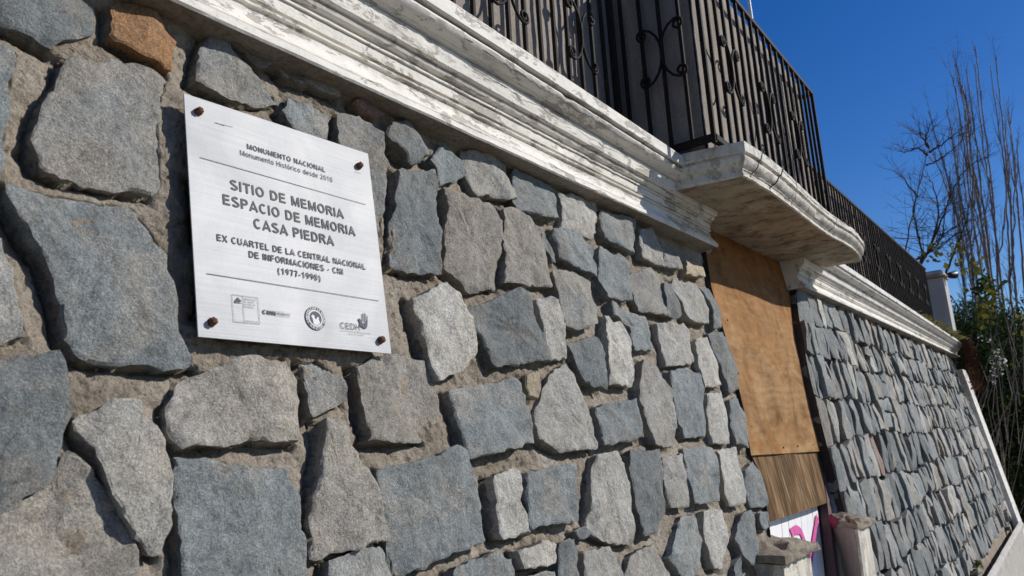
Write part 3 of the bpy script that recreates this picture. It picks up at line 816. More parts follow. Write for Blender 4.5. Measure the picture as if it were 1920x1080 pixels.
c_left = cornice(-1.7, 3.62, M['paint'], wall_left, .009, .0014, 1.3, capR=True)
c_right = cornice(5.16, 13.55, M['paint_far'], wall_right, .02, .0010, 6.1, capL=True, capR=True)
# a long open crack along the cove of the near cornice: dark lips standing slightly proud
cr = []
for i in range(0, 110):
    x = 1.55+i*.0105
    y, z = 1.2685, 2.801
    cr.append((x, y-.0015+.002*noise.noise(Vector((x*20, 1, 2))), z-.004*(x-1.6)*.8+.012*noise.noise(Vector((x*9, 3, 1)))+.006*noise.noise(Vector((x*40, 8, 1)))-.006*sin((x-1.5)*2)))
V, Fc = tube_vf(cr, [.0007+.0013*abs(noise.noise(Vector((i*.13, 0, 0)))) for i in range(len(cr))], 5)
M['crack'] = simple('crack_shadow_dirt', (0.03, 0.026, 0.022), 0.95, var=0.1)
put('crack', V, Fc, M['crack'], wall_left)
# mortar skirt between cornice soffit and stones
for par, x0, x1 in ((wall_left, -1.7, 3.68), (wall_right, 5.18, 13.5)):
    V = []; Fc = []; xs = np.linspace(x0, x1, 160)
    for x in xs:
        zz = .009*(x-1.6)
        for y, z in ((1.39, 2.550+zz), (1.405+.006*noise.noise(Vector((x*12, 0, 0))), 2.535+zz+.01*noise.noise(Vector((x*10, 4, 0)))), (1.43, 2.53+zz), (1.46, 2.525+zz)): V.append((x, y, z))
    for i in range(len(xs)-1):
        for j in range(3): Fc.append((i*4+j, i*4+j+1, (i+1)*4+j+1, (i+1)*4+j))
    put('bed_joint', V, Fc, M['mortar'], par, True)

# ------------------------------------------------------------------ balcony slab
balc = thing('balcony', 'small white balcony slab with cracked moulded edge jutting over the doorway', 'balcony', (4.3, 1.4, 2.8))
OUT = [(3.06, 1.60), (3.075, 1.25), (3.105, 1.11), (3.134, .983), (3.25, .972), (3.4, .967), (3.55, .965), (3.70, .966), (3.85, .970), (4.0, .975), (4.15, .980), (4.3, .984), (4.45, .987), (4.6, .988), (4.72, .986), (4.84, .980), (4.95, .974), (5.05, .970), (5.15, .969), (5.25, .973), (5.35, .980), (5.45, .988), (5.54, .998), (5.61, 1.010), (5.66, 1.022), (5.69, 1.04), (5.70, 1.07), (5.70, 1.20), (5.70, 1.60)]
SP = [(0, 2.886), (0, 2.840), (.004, 2.836), (.016, 2.836), (.016, 2.828), (.008, 2.824), (.008, 2.812), (.012, 2.800), (.022, 2.786), (.034, 2.778), (.034, 2.772), (.040, 2.768), (.040, 2.750), (.034, 2.747), (.034, 2.738), (.044, 2.735)]
o2 = []
for i in range(len(OUT)-1):
    a = np.array(OUT[i]); b_ = np.array(OUT[i+1]); k = max(1, int(np.linalg.norm(b_-a)/.02))
    for j in range(k): o2.append(a+(b_-a)*j/k)
o2.append(np.array(OUT[-1])); n = len(o2)
nrm = []
for i in range(n):
    d = o2[min(i+1, n-1)]-o2[max(i-1, 0)]; d = d/np.linalg.norm(d); nrm.append(np.array([-d[1], d[0]]))
V = []; Fc = []; m = len(SP)
for i, p in enumerate(o2):
    w = min(1, max(0, (p[0]-3.1)/2.5))
    for k, (ins, z) in enumerate(SP):
        q = p+nrm[i]*(ins+.0026*noise.noise(Vector((p[0]*12, p[1]*12, z*30)))+.0018*noise.noise(Vector((p[0]*40, p[1]*40, z*70))))
        ch = noise.noise(Vector((p[0]*8+3, p[1]*8, z*18)))
        if ch > .42 and k > 3: q = q+nrm[i]*(ch-.42)*.03
        zz = z+.045*w*(2.886-z)/.15
        V.append((q[0], q[1], zz+.002*noise.noise(Vector((p[0]*10, p[1]*10, z*9+4)))))
for i in range(n-1):
    for j in range(m-1): Fc.append((i*m+j, (i+1)*m+j, (i+1)*m+j+1, i*m+j+1))
put('moulded_edge', V, Fc, M['paint_slab'], balc, True, 30)
top = [V[i*m] for i in range(n)]; put('slab_top', top, [list(range(n))], M['terrace'], balc)
# underside: a lumpy sheet
bot = [np.array(V[i*m+m-1]) for i in range(n)]
V2 = []; F2 = []
back = lambda p: np.array([min(max(p[0], 3.12), 5.66), 1.60, p[2]])
K = 14
for i, p in enumerate(bot):
    for k in range(K+1):
        q = p+(back(p)-p)*k/K
        V2.append((q[0], q[1], q[2]+(.004*fbm(q[0]*5, q[1]*9, 3) if k else 0)))
for i in range(n-1):
    for k in range(K): F2.append((i*(K+1)+k, (i+1)*(K+1)+k, (i+1)*(K+1)+k+1, i*(K+1)+k+1))
def soffit_mat():
    m_, t, b = newmat('stained_soffit', 0.9, 0.2)
    co = coords(t, (1, .9, 1)); ci = coords(t)
    col = ramp(t, nz(t, ci, 3.5, 6, .65, .6), [(0.3, (0.27, 0.22, 0.15)), (0.7, (0.46, 0.40, 0.30))])
    d = ramp(t, nz(t, co, 6, 9, .8, .2), [(0.47, (0, 0, 0)), (0.60, (1, 1, 1))])
    col = mix(t, math_(t, 'MULTIPLY', d, .85), col, (.10, .07, .04))
    t.links.new(col, b.inputs['Base Color'])
    bump(t, b, [(nz(t, ci, 9, 7, .7, .3), .006, .5), (nz(t, ci, 70, 5, .7), .003, .6)]); return m_
put('soffit', V2, F2, soffit_mat(), balc, True)
# open cracks across the moulded edge
def crack_on_edge(x0, slant, w):
    pts = []
    for k, (ins, z) in enumerate(SP[:13]):
        x = x0+slant*(2.886-z)+.012*noise.noise(Vector((z*40, x0, 0)))
        y = np.interp(x, [q[0] for q in OUT[3:25]], [q[1] for q in OUT[3:25]])
        wz = z+.045*min(1, max(0, (x-3.1)/2.5))*(2.886-z)/.15
        pts.append((x, y+ins-.0006, wz))
    V, Fc = tube_vf(pts, w, 5); put('crack', V, Fc, M['crack'], balc)
crack_on_edge(3.33, -.6, .0028); crack_on_edge(3.62, -.9, .0042); crack_on_edge(3.85, .2, .0012); crack_on_edge(4.75, -.7, .0016)
pts = []
for i in range(120):
    x = 3.6+i*.016
    y = np.interp(x, [q[0] for q in OUT[3:25]], [q[1] for q in OUT[3:25]])
    pts.append((x, y-.0006, 2.874-.012*sin(i*.05)+.008*noise.noise(Vector((x*14, 0, 0)))+.004*noise.noise(Vector((x*50, 2, 0)))))
V, Fc = tube_vf(pts, [.0006+.003*abs(noise.noise(Vector((i*.11, 5, 0)))) for i in range(120)], 5); put('crack', V, Fc, M['crack'], balc)

# ------------------------------------------------------------------ parapets and railings
RZ = 3.875
def lumpy_wall(name, a, b_, z0, z1, nrm_, parent, mat, slope=0.0):
    a = np.array(a); b_ = np.array(b_); L = np.linalg.norm(b_-a); nx = int(L/.03)+2; nzv = 30
    V = []; Fc = []
    for i in range(nx):
        for k in range(nzv):
            p = a+(b_-a)*i/(nx-1); z = z0+(z1+slope*(p[0]-a[0])-z0)*k/(nzv-1)
            d = .004*noise.noise(Vector((p[0]*7, p[1]*7, z*5)))+.002*noise.noise(Vector((p[0]*30, p[1]*30, z*30)))
            V.append((p[0]+nrm_[0]*d, p[1]+nrm_[1]*d, z))
    for i in range(nx-1):
        for k in range(nzv-1): Fc.append((i*nzv+k, (i+1)*nzv+k, (i+1)*nzv+k+1, i*nzv+k+1))
    # top and back
    base = len(V)
    for i in range(nx):
        p = a+(b_-a)*i/(nx-1); z = z1+slope*(p[0]-a[0])
        V += [(p[0]-nrm_[0]*.09, p[1]-nrm_[1]*.09, z), (p[0]-nrm_[0]*.09, p[1]-nrm_[1]*.09, z0)]
    for i in range(nx-1):
        Fc.append((i*nzv+nzv-1, (i+1)*nzv+nzv-1, base+2*(i+1), base+2*i)); Fc.append((base+2*i, base+2*i+2, base+2*i+3, base+2*i+1))
    return put(name, V, Fc, mat, parent, True, 40)
par_l = thing('parapet', 'rough grey stucco parapet behind the railing left of the balcony', 'parapet', (1, 1.6, 2.9))
lumpy_wall('parapet_face', (-1.6, 1.56), (3.16, 1.56), 2.86, 3.935, (0, -1), par_l, M['stucco'])
par_b = thing('parapet', 'stucco parapet standing on the balcony slab behind its railing', 'parapet', (4, 1.2, 2.9))
lumpy_wall('parapet_face', (3.125, 1.150), (5.02, 1.150), 2.887, 3.925, (0, -1), par_b, M['stucco'])
lumpy_wall('parapet_side', (3.118, 1.56), (3.118, 1.156), 2.89, 3.925, (-1, 0), par_b, M['stucco'])
lumpy_wall('parapet_side', (5.02, 1.156), (5.02, 1.56), 2.89, 3.925, (1, 0), par_b, M['stucco'])
par_r = thing('parapet', 'long stucco parapet behind the far railing, ending at the white post', 'parapet', (9, 1.6, 2.9))
lumpy_wall('parapet_face', (5.03, 1.56), (12.7, 1.56), 2.86, 3.912, (0, -1), par_r, M['stucco'], .0145)

bar_mesh = None
def bar(p0, p1, parent, w=.0125, name='bar'):
    p0 = np.array(p0); p1 = np.array(p1); L = np.linalg.norm(p1-p0)
    V, Fc = box_vf((0, 0, 0), (w, w, L), .0015)
    q = Vector(p1-p0).to_track_quat('Z', 'Y').to_matrix(); V = V@np.array(q).T+(p0+p1)/2
    return put(name, V, Fc, M['iron'], parent)
def bars_line(a, b_, z0, z1, sp, parent, slope=0.0, off=0.0, w=.0165):
    """uprights sharing one mesh, placed along a straight line"""
    a = np.array(a, float); b_ = np.array(b_, float); L = np.linalg.norm(b_-a); d = (b_-a)/L
    V, Fc = box_vf((0, 0, 0), (w, w, 1.0), .0015); me = mesh('bar', V, Fc); po = parent_world(parent); s = off; out = []
    me.materials.append(M['iron'])
    while s <= L+1e-6:
        p = a+d*s; z1_ = z1+slope*(p[0]-a[0])
        o = bpy.data.objects.new('bar', me); scene.collection.objects.link(o); o.parent = parent
        o.location = (p[0]-po[0], p[1]-po[1]+random.uniform(-.001, .001), (z0+z1_)/2-po[2]); o.scale = (1, 1, z1_-z0)
        o.rotation_euler = (random.uniform(-.004, .004), random.uniform(-.004, .004), 0)
        out.append(p.copy()); s += sp
    return out
def cscroll(c, d, hgt, wid, parent, side):
    """one C scroll bulging towards the centre bar, in the vertical plane spanned by d"""
    d = np.array([d[0], d[1], 0.0]); pts = []
    r1 = .030
    def add(x, z): pts.append(np.array(c)+d*x*side+np.array([0, 0, z]))
    # upper curl
    for k in range(22, 0, -1):
        th = k/22*2*pi*1.35; r = r1*(1-.72*k/22)
        add(wid*.48+r*cos(pi/2+th)*-1*1.0, hgt/2-r1+r*sin(pi/2+th))
    for k in range(9):
        t = (k+.5)/9; z = (hgt/2)*cos(pi*t); x = wid*.50-(wid*.52)*sin(pi*t)*.98
        add(x, z)
    for k in range(1, 23):
        th = k/22*2*pi*1.35; r = r1*(1-.72*k/22)
        add(wid*.48+r*cos(-pi/2-th)*-1*1.0, -hgt/2+r1+r*sin(-pi/2-th))
    return tube_vf(pts, .0066, 6)
def scroll_pair(c, d, parent, hgt=.30, wid=.19):
    V, Fc = merge([cscroll(c, d, hgt, wid, parent, 1), cscroll(c, d, hgt, wid, parent, -1)])
    put('scroll', V, Fc, M['iron'], parent, True)

FY = 1.495
rail_l = thing('iron_railing', 'black iron railing with scrolls left of the balcony, above the near cornice', 'railing', (1, FY, 2.9))
BS = .1085
xs_ = bars_line((2.86-BS*38, FY), (2.86, FY), 2.90, RZ, BS, rail_l)
bar((2.86-BS*38-.05, FY, RZ), (3.02, FY, RZ), rail_l, .024, 'top_rail'); bar((2.86-BS*38-.05, FY, 2.935), (3.02, FY, 2.935), rail_l, .018, 'bottom_rail')
bar((2.955, FY, 2.885), (2.955, FY, RZ+.01), rail_l, .028, 'post')
sc_x = onY(1092, 72, FY)
k0 = int(round((sc_x[0]-2.86)/BS))
for k in (k0, k0-5, k0-10, k0-15, k0-20): scroll_pair((2.86+k*BS, FY-.012, sc_x[2]), (1, 0), rail_l)

rail_b = thing('iron_railing', 'black iron railing boxing in the balcony slab above the doorway', 'railing', (4.1, 1.1, 2.9))
BX = 3.065; BY = 1.092; BXR = 5.075
bars_line((BX+.0, BY), (BXR, BY), 2.90, RZ, .1116, rail_b, off=.1116)
bars_line((BX, BY), (BX, FY), 2.90, RZ, .1, rail_b, off=.1)
bars_line((BXR, BY), (BXR, FY), 2.90, RZ, .1, rail_b, off=.1)
for (x, y) in ((BX, BY), (BXR, BY)): bar((x, y, 2.888), (x, y, RZ+.005), rail_b, .02, 'post')
for p, q in (((BX, BY), (BXR, BY)), ((BX, BY), (BX, FY)), ((BXR, BY), (BXR, FY))):
    bar((*p, RZ), (*q, RZ), rail_b, .024, 'top_rail'); bar((*p, 2.915), (*q, 2.915), rail_b, .03, 'bottom_rail')
for px in ((1380, 140), (1447, 215), (1500, 262)):
    P = onY(*px, BY-.014); k = round((P[0]-BX)/.1116); scroll_pair((BX+k*.1116, BY-.014, P[2]), (1, 0), rail_b)
P = onX(1237, 100, BX-.014); k = round((P[1]-BY)/.1); scroll_pair((BX-.014, BY+k*.1, P[2]), (0, 1), rail_b)

rail_r = thing('iron_railing', 'long black iron railing running from the balcony to the white post', 'railing', (9, FY, 2.9))
SL = .0145
bars_line((5.19, FY), (12.66, FY), 2.88, RZ-.035, .109, rail_r, SL)
bar((5.09, FY, RZ-.035), (12.7, FY, RZ-.035+SL*7.6), rail_r, .024, 'top_rail'); bar((5.09, FY, 2.93), (12.7, FY, 2.95), rail_r, .018, 'bottom_rail')
for x in np.arange(5.6, 12.6, .654): scroll_pair((x+.026, FY-.013, 3.42+SL*(x-5)*.5), (1, 0), rail_r)

# ------------------------------------------------------------------ boarded doorway
def slab_uv(name, q, h, th, mat, parent, nu=8, nv=16, warp=.003, seed=0, smooth=True):
    """board lying parallel to the wall face; q = four wall-coordinate corners TL TR BR BL"""
    q = [np.array(p) for p in q]; V = []; Fc = []
    for lay, hh_ in ((0, h), (1, h-th)):
        for i in range(nv+1):
            for j in range(nu+1):
                a = q[0]+(q[1]-q[0])*j/nu; b_ = q[3]+(q[2]-q[3])*j/nu; p = a+(b_-a)*i/nv
                V.append(W(p[0], p[1], hh_+warp*noise.noise(Vector((p[0]*3+seed, p[1]*3, 0)))))
    n_ = (nu+1)*(nv+1); ix = lambda l, i, j: l*n_+i*(nu+1)+j
    for i in range(nv):
        for j in range(nu):
            Fc.append((ix(0, i, j), ix(0, i+1, j), ix(0, i+1, j+1), ix(0, i, j+1)))
            Fc.append((ix(1, i, j), ix(1, i, j+1), ix(1, i+1, j+1), ix(1, i+1, j)))
    for i in range(nv):
        Fc.append((ix(0, i, 0), ix(1, i, 0), ix(1, i+1, 0), ix(0, i+1, 0))); Fc.append((ix(0, i, nu), ix(0, i+1, nu), ix(1, i+1, nu), ix(1, i, nu)))
    for j in range(nu):
        Fc.append((ix(0, 0, j), ix(0, 0, j+1), ix(1, 0, j+1), ix(1, 0, j))); Fc.append((ix(0, nv, j), ix(1, nv, j), ix(1, nv, j+1), ix(0, nv, j+1)))
    return put(name, V, Fc, mat, parent, smooth, 40)
HP = -.085
def uvq(pts, h): return [uvpix(x, y, h) for x, y in pts]
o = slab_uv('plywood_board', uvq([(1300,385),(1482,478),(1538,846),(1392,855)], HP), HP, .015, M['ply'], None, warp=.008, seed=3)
tag(o, 'large orange plywood sheet nailed over the doorway, upper board', 'board')
o = slab_uv('plywood_board', uvq([(1404,852),(1539,843),(1556,941),(1425,985)], HP-.013), HP-.013, .015, M['ply_old'], None, warp=.01, seed=9)
tag(o, 'weathered dark streaked plywood piece below the orange sheet', 'board')
# nails along the seam
for o_, pts in ((bpy.data.objects['plywood_board'], ((1434,838),(1470,839),(1497,836),(1525,834),(1533,740),(1521,660),(1507,570))),):
    for (x, y) in pts+((1345,470),(1365,600),(1385,700),(1410,800),(1462,560),(1478,520),(1492,610),(1515,700),(1530,800)):
        u, v = uvpix(x, y, HP+.003); V, Fc = tube_vf([W(u, v, HP-.002), W(u, v, HP+.004)], .004, 8)
        put('nail', V, Fc, M['rust'], o_)
HD = -.15
door = thing('door', 'white plank door with pink graffiti behind the weathered board', 'door', tuple(W(4.1, -.9, HD)))
dl = uvpix(1420, 985, HD)[0]; dr = uvpix(1534, 962, HD)[0]; dtop = uvpix(1500, 900, HD)[1]; dtilt = (uvpix(1547, 1080, HD)[0]-dr)/(uvpix(1547, 1080, HD)[1]-uvpix(1534, 962, HD)[1])
np_ = 9
def dx_(v): return dtilt*(v-uvpix(1534, 962, HD)[1])
dbot = -1.75
for k in range(np_):
    a = dl+(dr-dl)*k/np_+.0025; b_ = dl+(dr-dl)*(k+1)/np_-.0025
    slab_uv('plank', [(a+dx_(dtop), dtop), (b_+dx_(dtop), dtop), (b_+dx_(dbot), dbot), (a+dx_(dbot), dbot)], HD+random.uniform(-.001, .001), .03, M['door'], door, 1, 10, .001, k)
slab_uv('door_backing', [(dl+dx_(dtop), dtop), (dr+dx_(dtop), dtop), (dr+dx_(dbot), dbot), (dl+dx_(dbot), dbot)], HD-.012, .02, M['black'], door, 1, 2, 0)
def spray(name, pix, wd, parent, h, mat):
    L = [np.array(uvpix(x, y, h)) for x, y in pix]; pts = []
    for i in range(len(L)-1):
        p0 = L[max(i-1, 0)]; p1 = L[i]; p2 = L[i+1]; p3 = L[min(i+2, len(L)-1)]
        for k in range(8):
            t = k/8; pts.append(.5*((2*p1)+(-p0+p2)*t+(2*p0-5*p1+4*p2-p3)*t*t+(-p0+3*p1-3*p2+p3)*t**3))
    pts.append(L[-1]); V = []; Fc = []
    for i, p in enumerate(pts):
        d = pts[min(i+1, len(pts)-1)]-pts[max(i-1, 0)]; d = d/(np.linalg.norm(d)+1e-9); nn_ = np.array([-d[1], d[0]])
        w_ = wd*(1+.2*noise.noise(Vector((i*.3, wd, 0))))
        V += [W(*(p+nn_*w_/2), h), W(*(p-nn_*w_/2), h)]
    for i in range(len(pts)-1): Fc.append((2*i, 2*i+1, 2*i+3, 2*i+2))
    put(name, V, Fc, mat, parent)
spray('graffiti', [(1484,1000),(1491,994),(1500,995),(1507,1010),(1512,1035),(1516,1060),(1518,1090)], .045, door, HD+.006, M['spray'])
spray('graffiti', [(1533,968),(1528,1000),(1524,1030),(1520,1060),(1518,1090)], .035, door, HD+.0075, M['spray'])
# brown steel post beside the door
V = []; 
fr_p = [W(dr+.05+dx_(v), v, HD+.03) for v in np.linspace(dtop, dbot, 8)]
V, Fc = tube_vf(fr_p, .034, 4); o = put('door_frame', V, Fc, simple('maroon_steel', (0.13, 0.08, 0.075), 0.6), door)
V, Fc = tube_vf([W(dr+.13+dx_(v), v, HD+.045) for v in np.linspace(dtop, dbot, 8)], .03, 6); put('door_frame', V, Fc, M['reveal'], door)

# piers either side of the door foot
def rough_prism(name, base, z0, z1, mat, parent, amp=.006, nzv=14, topfun=None, step=.03):
    pts = []
    for i in range(len(base)):
        a = np.array(base[i]); b_ = np.array(base[(i+1) % len(base)]); k = max(1, int(np.linalg.norm(b_-a)/step))
        for j in range(k): pts.append(a+(b_-a)*j/k)
    n_ = len(pts); V = []; Fc = []
    c = sum(pts)/n_
    for k in range(nzv):
        z = z0+(z1-z0)*k/(nzv-1)
        for p in pts:
            d = p-c; d = d/(np.linalg.norm(d)+1e-9)
            e = amp*(noise.noise(Vector((p[0]*14, p[1]*14, z*14)))+.7*noise.noise(Vector((p[0]*45, p[1]*45, z*45))))
            V.append((p[0]+d[0]*e, p[1]+d[1]*e, z))
    for k in range(nzv-1):
        for i in range(n_): Fc.append((k*n_+i, k*n_+(i+1) % n_, (k+1)*n_+(i+1) % n_, (k+1)*n_+i))
    b0 = (nzv-1)*n_
    prev = b0
    for s in (.8, .5, .2):
        st = len(V)
        for p in pts:
            q = c+(p-c)*s
            dz = (topfun(q, s) if topfun else 0)
            V.append((q[0], q[1], z1+dz+amp*1.5*noise.noise(Vector((q[0]*20, q[1]*20, 3)))))
        for i in range(n_): Fc.append((prev+i, prev+(i+1) % n_, st+(i+1) % n_, st+i))
        prev = st
    V.append((c[0], c[1], z1+(topfun(c, 0) if topfun else 0))); k = len(V)-1
    for i in range(n_): Fc.append((prev+i, prev+(i+1) % n_, k))
    Fc.append(list(range(n_))[::-1])
    return put(name, V, Fc, mat, parent, True, 35)
def lerp2(a, b_, t): return (a[0]+(b_[0]-a[0])*t, a[1]+(b_[1]-a[1])*t)
YP = 1.06
def pz(x, y, Y=YP): P = onY(x, y, Y); return P
pr0 = pz(1602, 992); pr1 = pz(1624, 976); zc = pr0[2]
pier_r = thing('pier', 'crumbling pier with pink spray and flaking paint right of the door foot', 'pier', (pr0[0], 1.2, 0))
bk = pz(1541, 958, 1.30)
fr = [(pr0[0], YP), (pr1[0]-.02, YP), (pr1[0]+.02, 1.36), (bk[0], 1.36), (bk[0], 1.30)]
rough_prism('shaft', fr, -.7, zc+.0, M['reveal'], pier_r, .003, 40)
V, Fc = box_vf(((pr0[0]+pr1[0])/2-.01, YP-.008, (zc-.7)/2), (pr1[0]-pr0[0]-.02, .014, zc+.7-.002), .002); put('painted_face', V, Fc, M['paint_pier'], pier_r)
cap = [(pr0[0]-.012, YP-.02), (pr1[0]+.03, YP-.045), (pr1[0]+.10, 1.38), (bk[0]-.01, 1.38), (bk[0]-.015, 1.30)]
rough_prism('cap', cap, zc-.004, zc+.028, M['mortar'], pier_r, .020, 5, topfun=lambda q, s: .008+max(0, (q[1]-YP)*.05))
spray_pts = [(1541,962),(1560,968),(1569,972),(1570,982),(1560,990),(1549,999),(1543,1003)]
def reveal_pt(x, y, off=.006):
    # point on the splayed reveal face of the pier
    A = np.array([pr0[0], YP, 0]); B_ = np.array([bk[0], 1.30, 0]); d = B_-A; nn_ = np.array([-d[1], d[0], 0]); nn_ /= np.linalg.norm(nn_)
    if nn_[0] > 0: nn_ = -nn_
    r = ray(x, y); t = (nn_@(A-CAM)+off)/(nn_@r); return CAM+r*t
V = [reveal_pt(*p, off=.016) for p in spray_pts]; put('graffiti', V, [list(range(len(V)))], M['spray_dark'], pier_r)

pl0 = pz(1467, 1046); pl1 = pz(1517, 1026); zl = pl0[2]
pier_l = thing('pier', 'crumbling pier with rough mortar cap, lowest left of the white door', 'pier', (pl0[0], 1.2, 0))
rough_prism('shaft', [(pl0[0], YP), (pl1[0], YP), (pl1[0]+.03, 1.34), (pl0[0]+.05, 1.34)], -.7, zl-.03, M['paint_pier'], pier_l, .006, 40)
rough_prism('cap', [(pl0[0]-.03, YP-.02), (pl1[0]+.03, YP-.03), (pl1[0]+.05, 1.36), (pl0[0]-.01, 1.36)], zl-.02, zl+.012, M['mortar'], pier_l, .022, 5, topfun=lambda q, s: .012+max(0, (q[1]-YP)*.12))

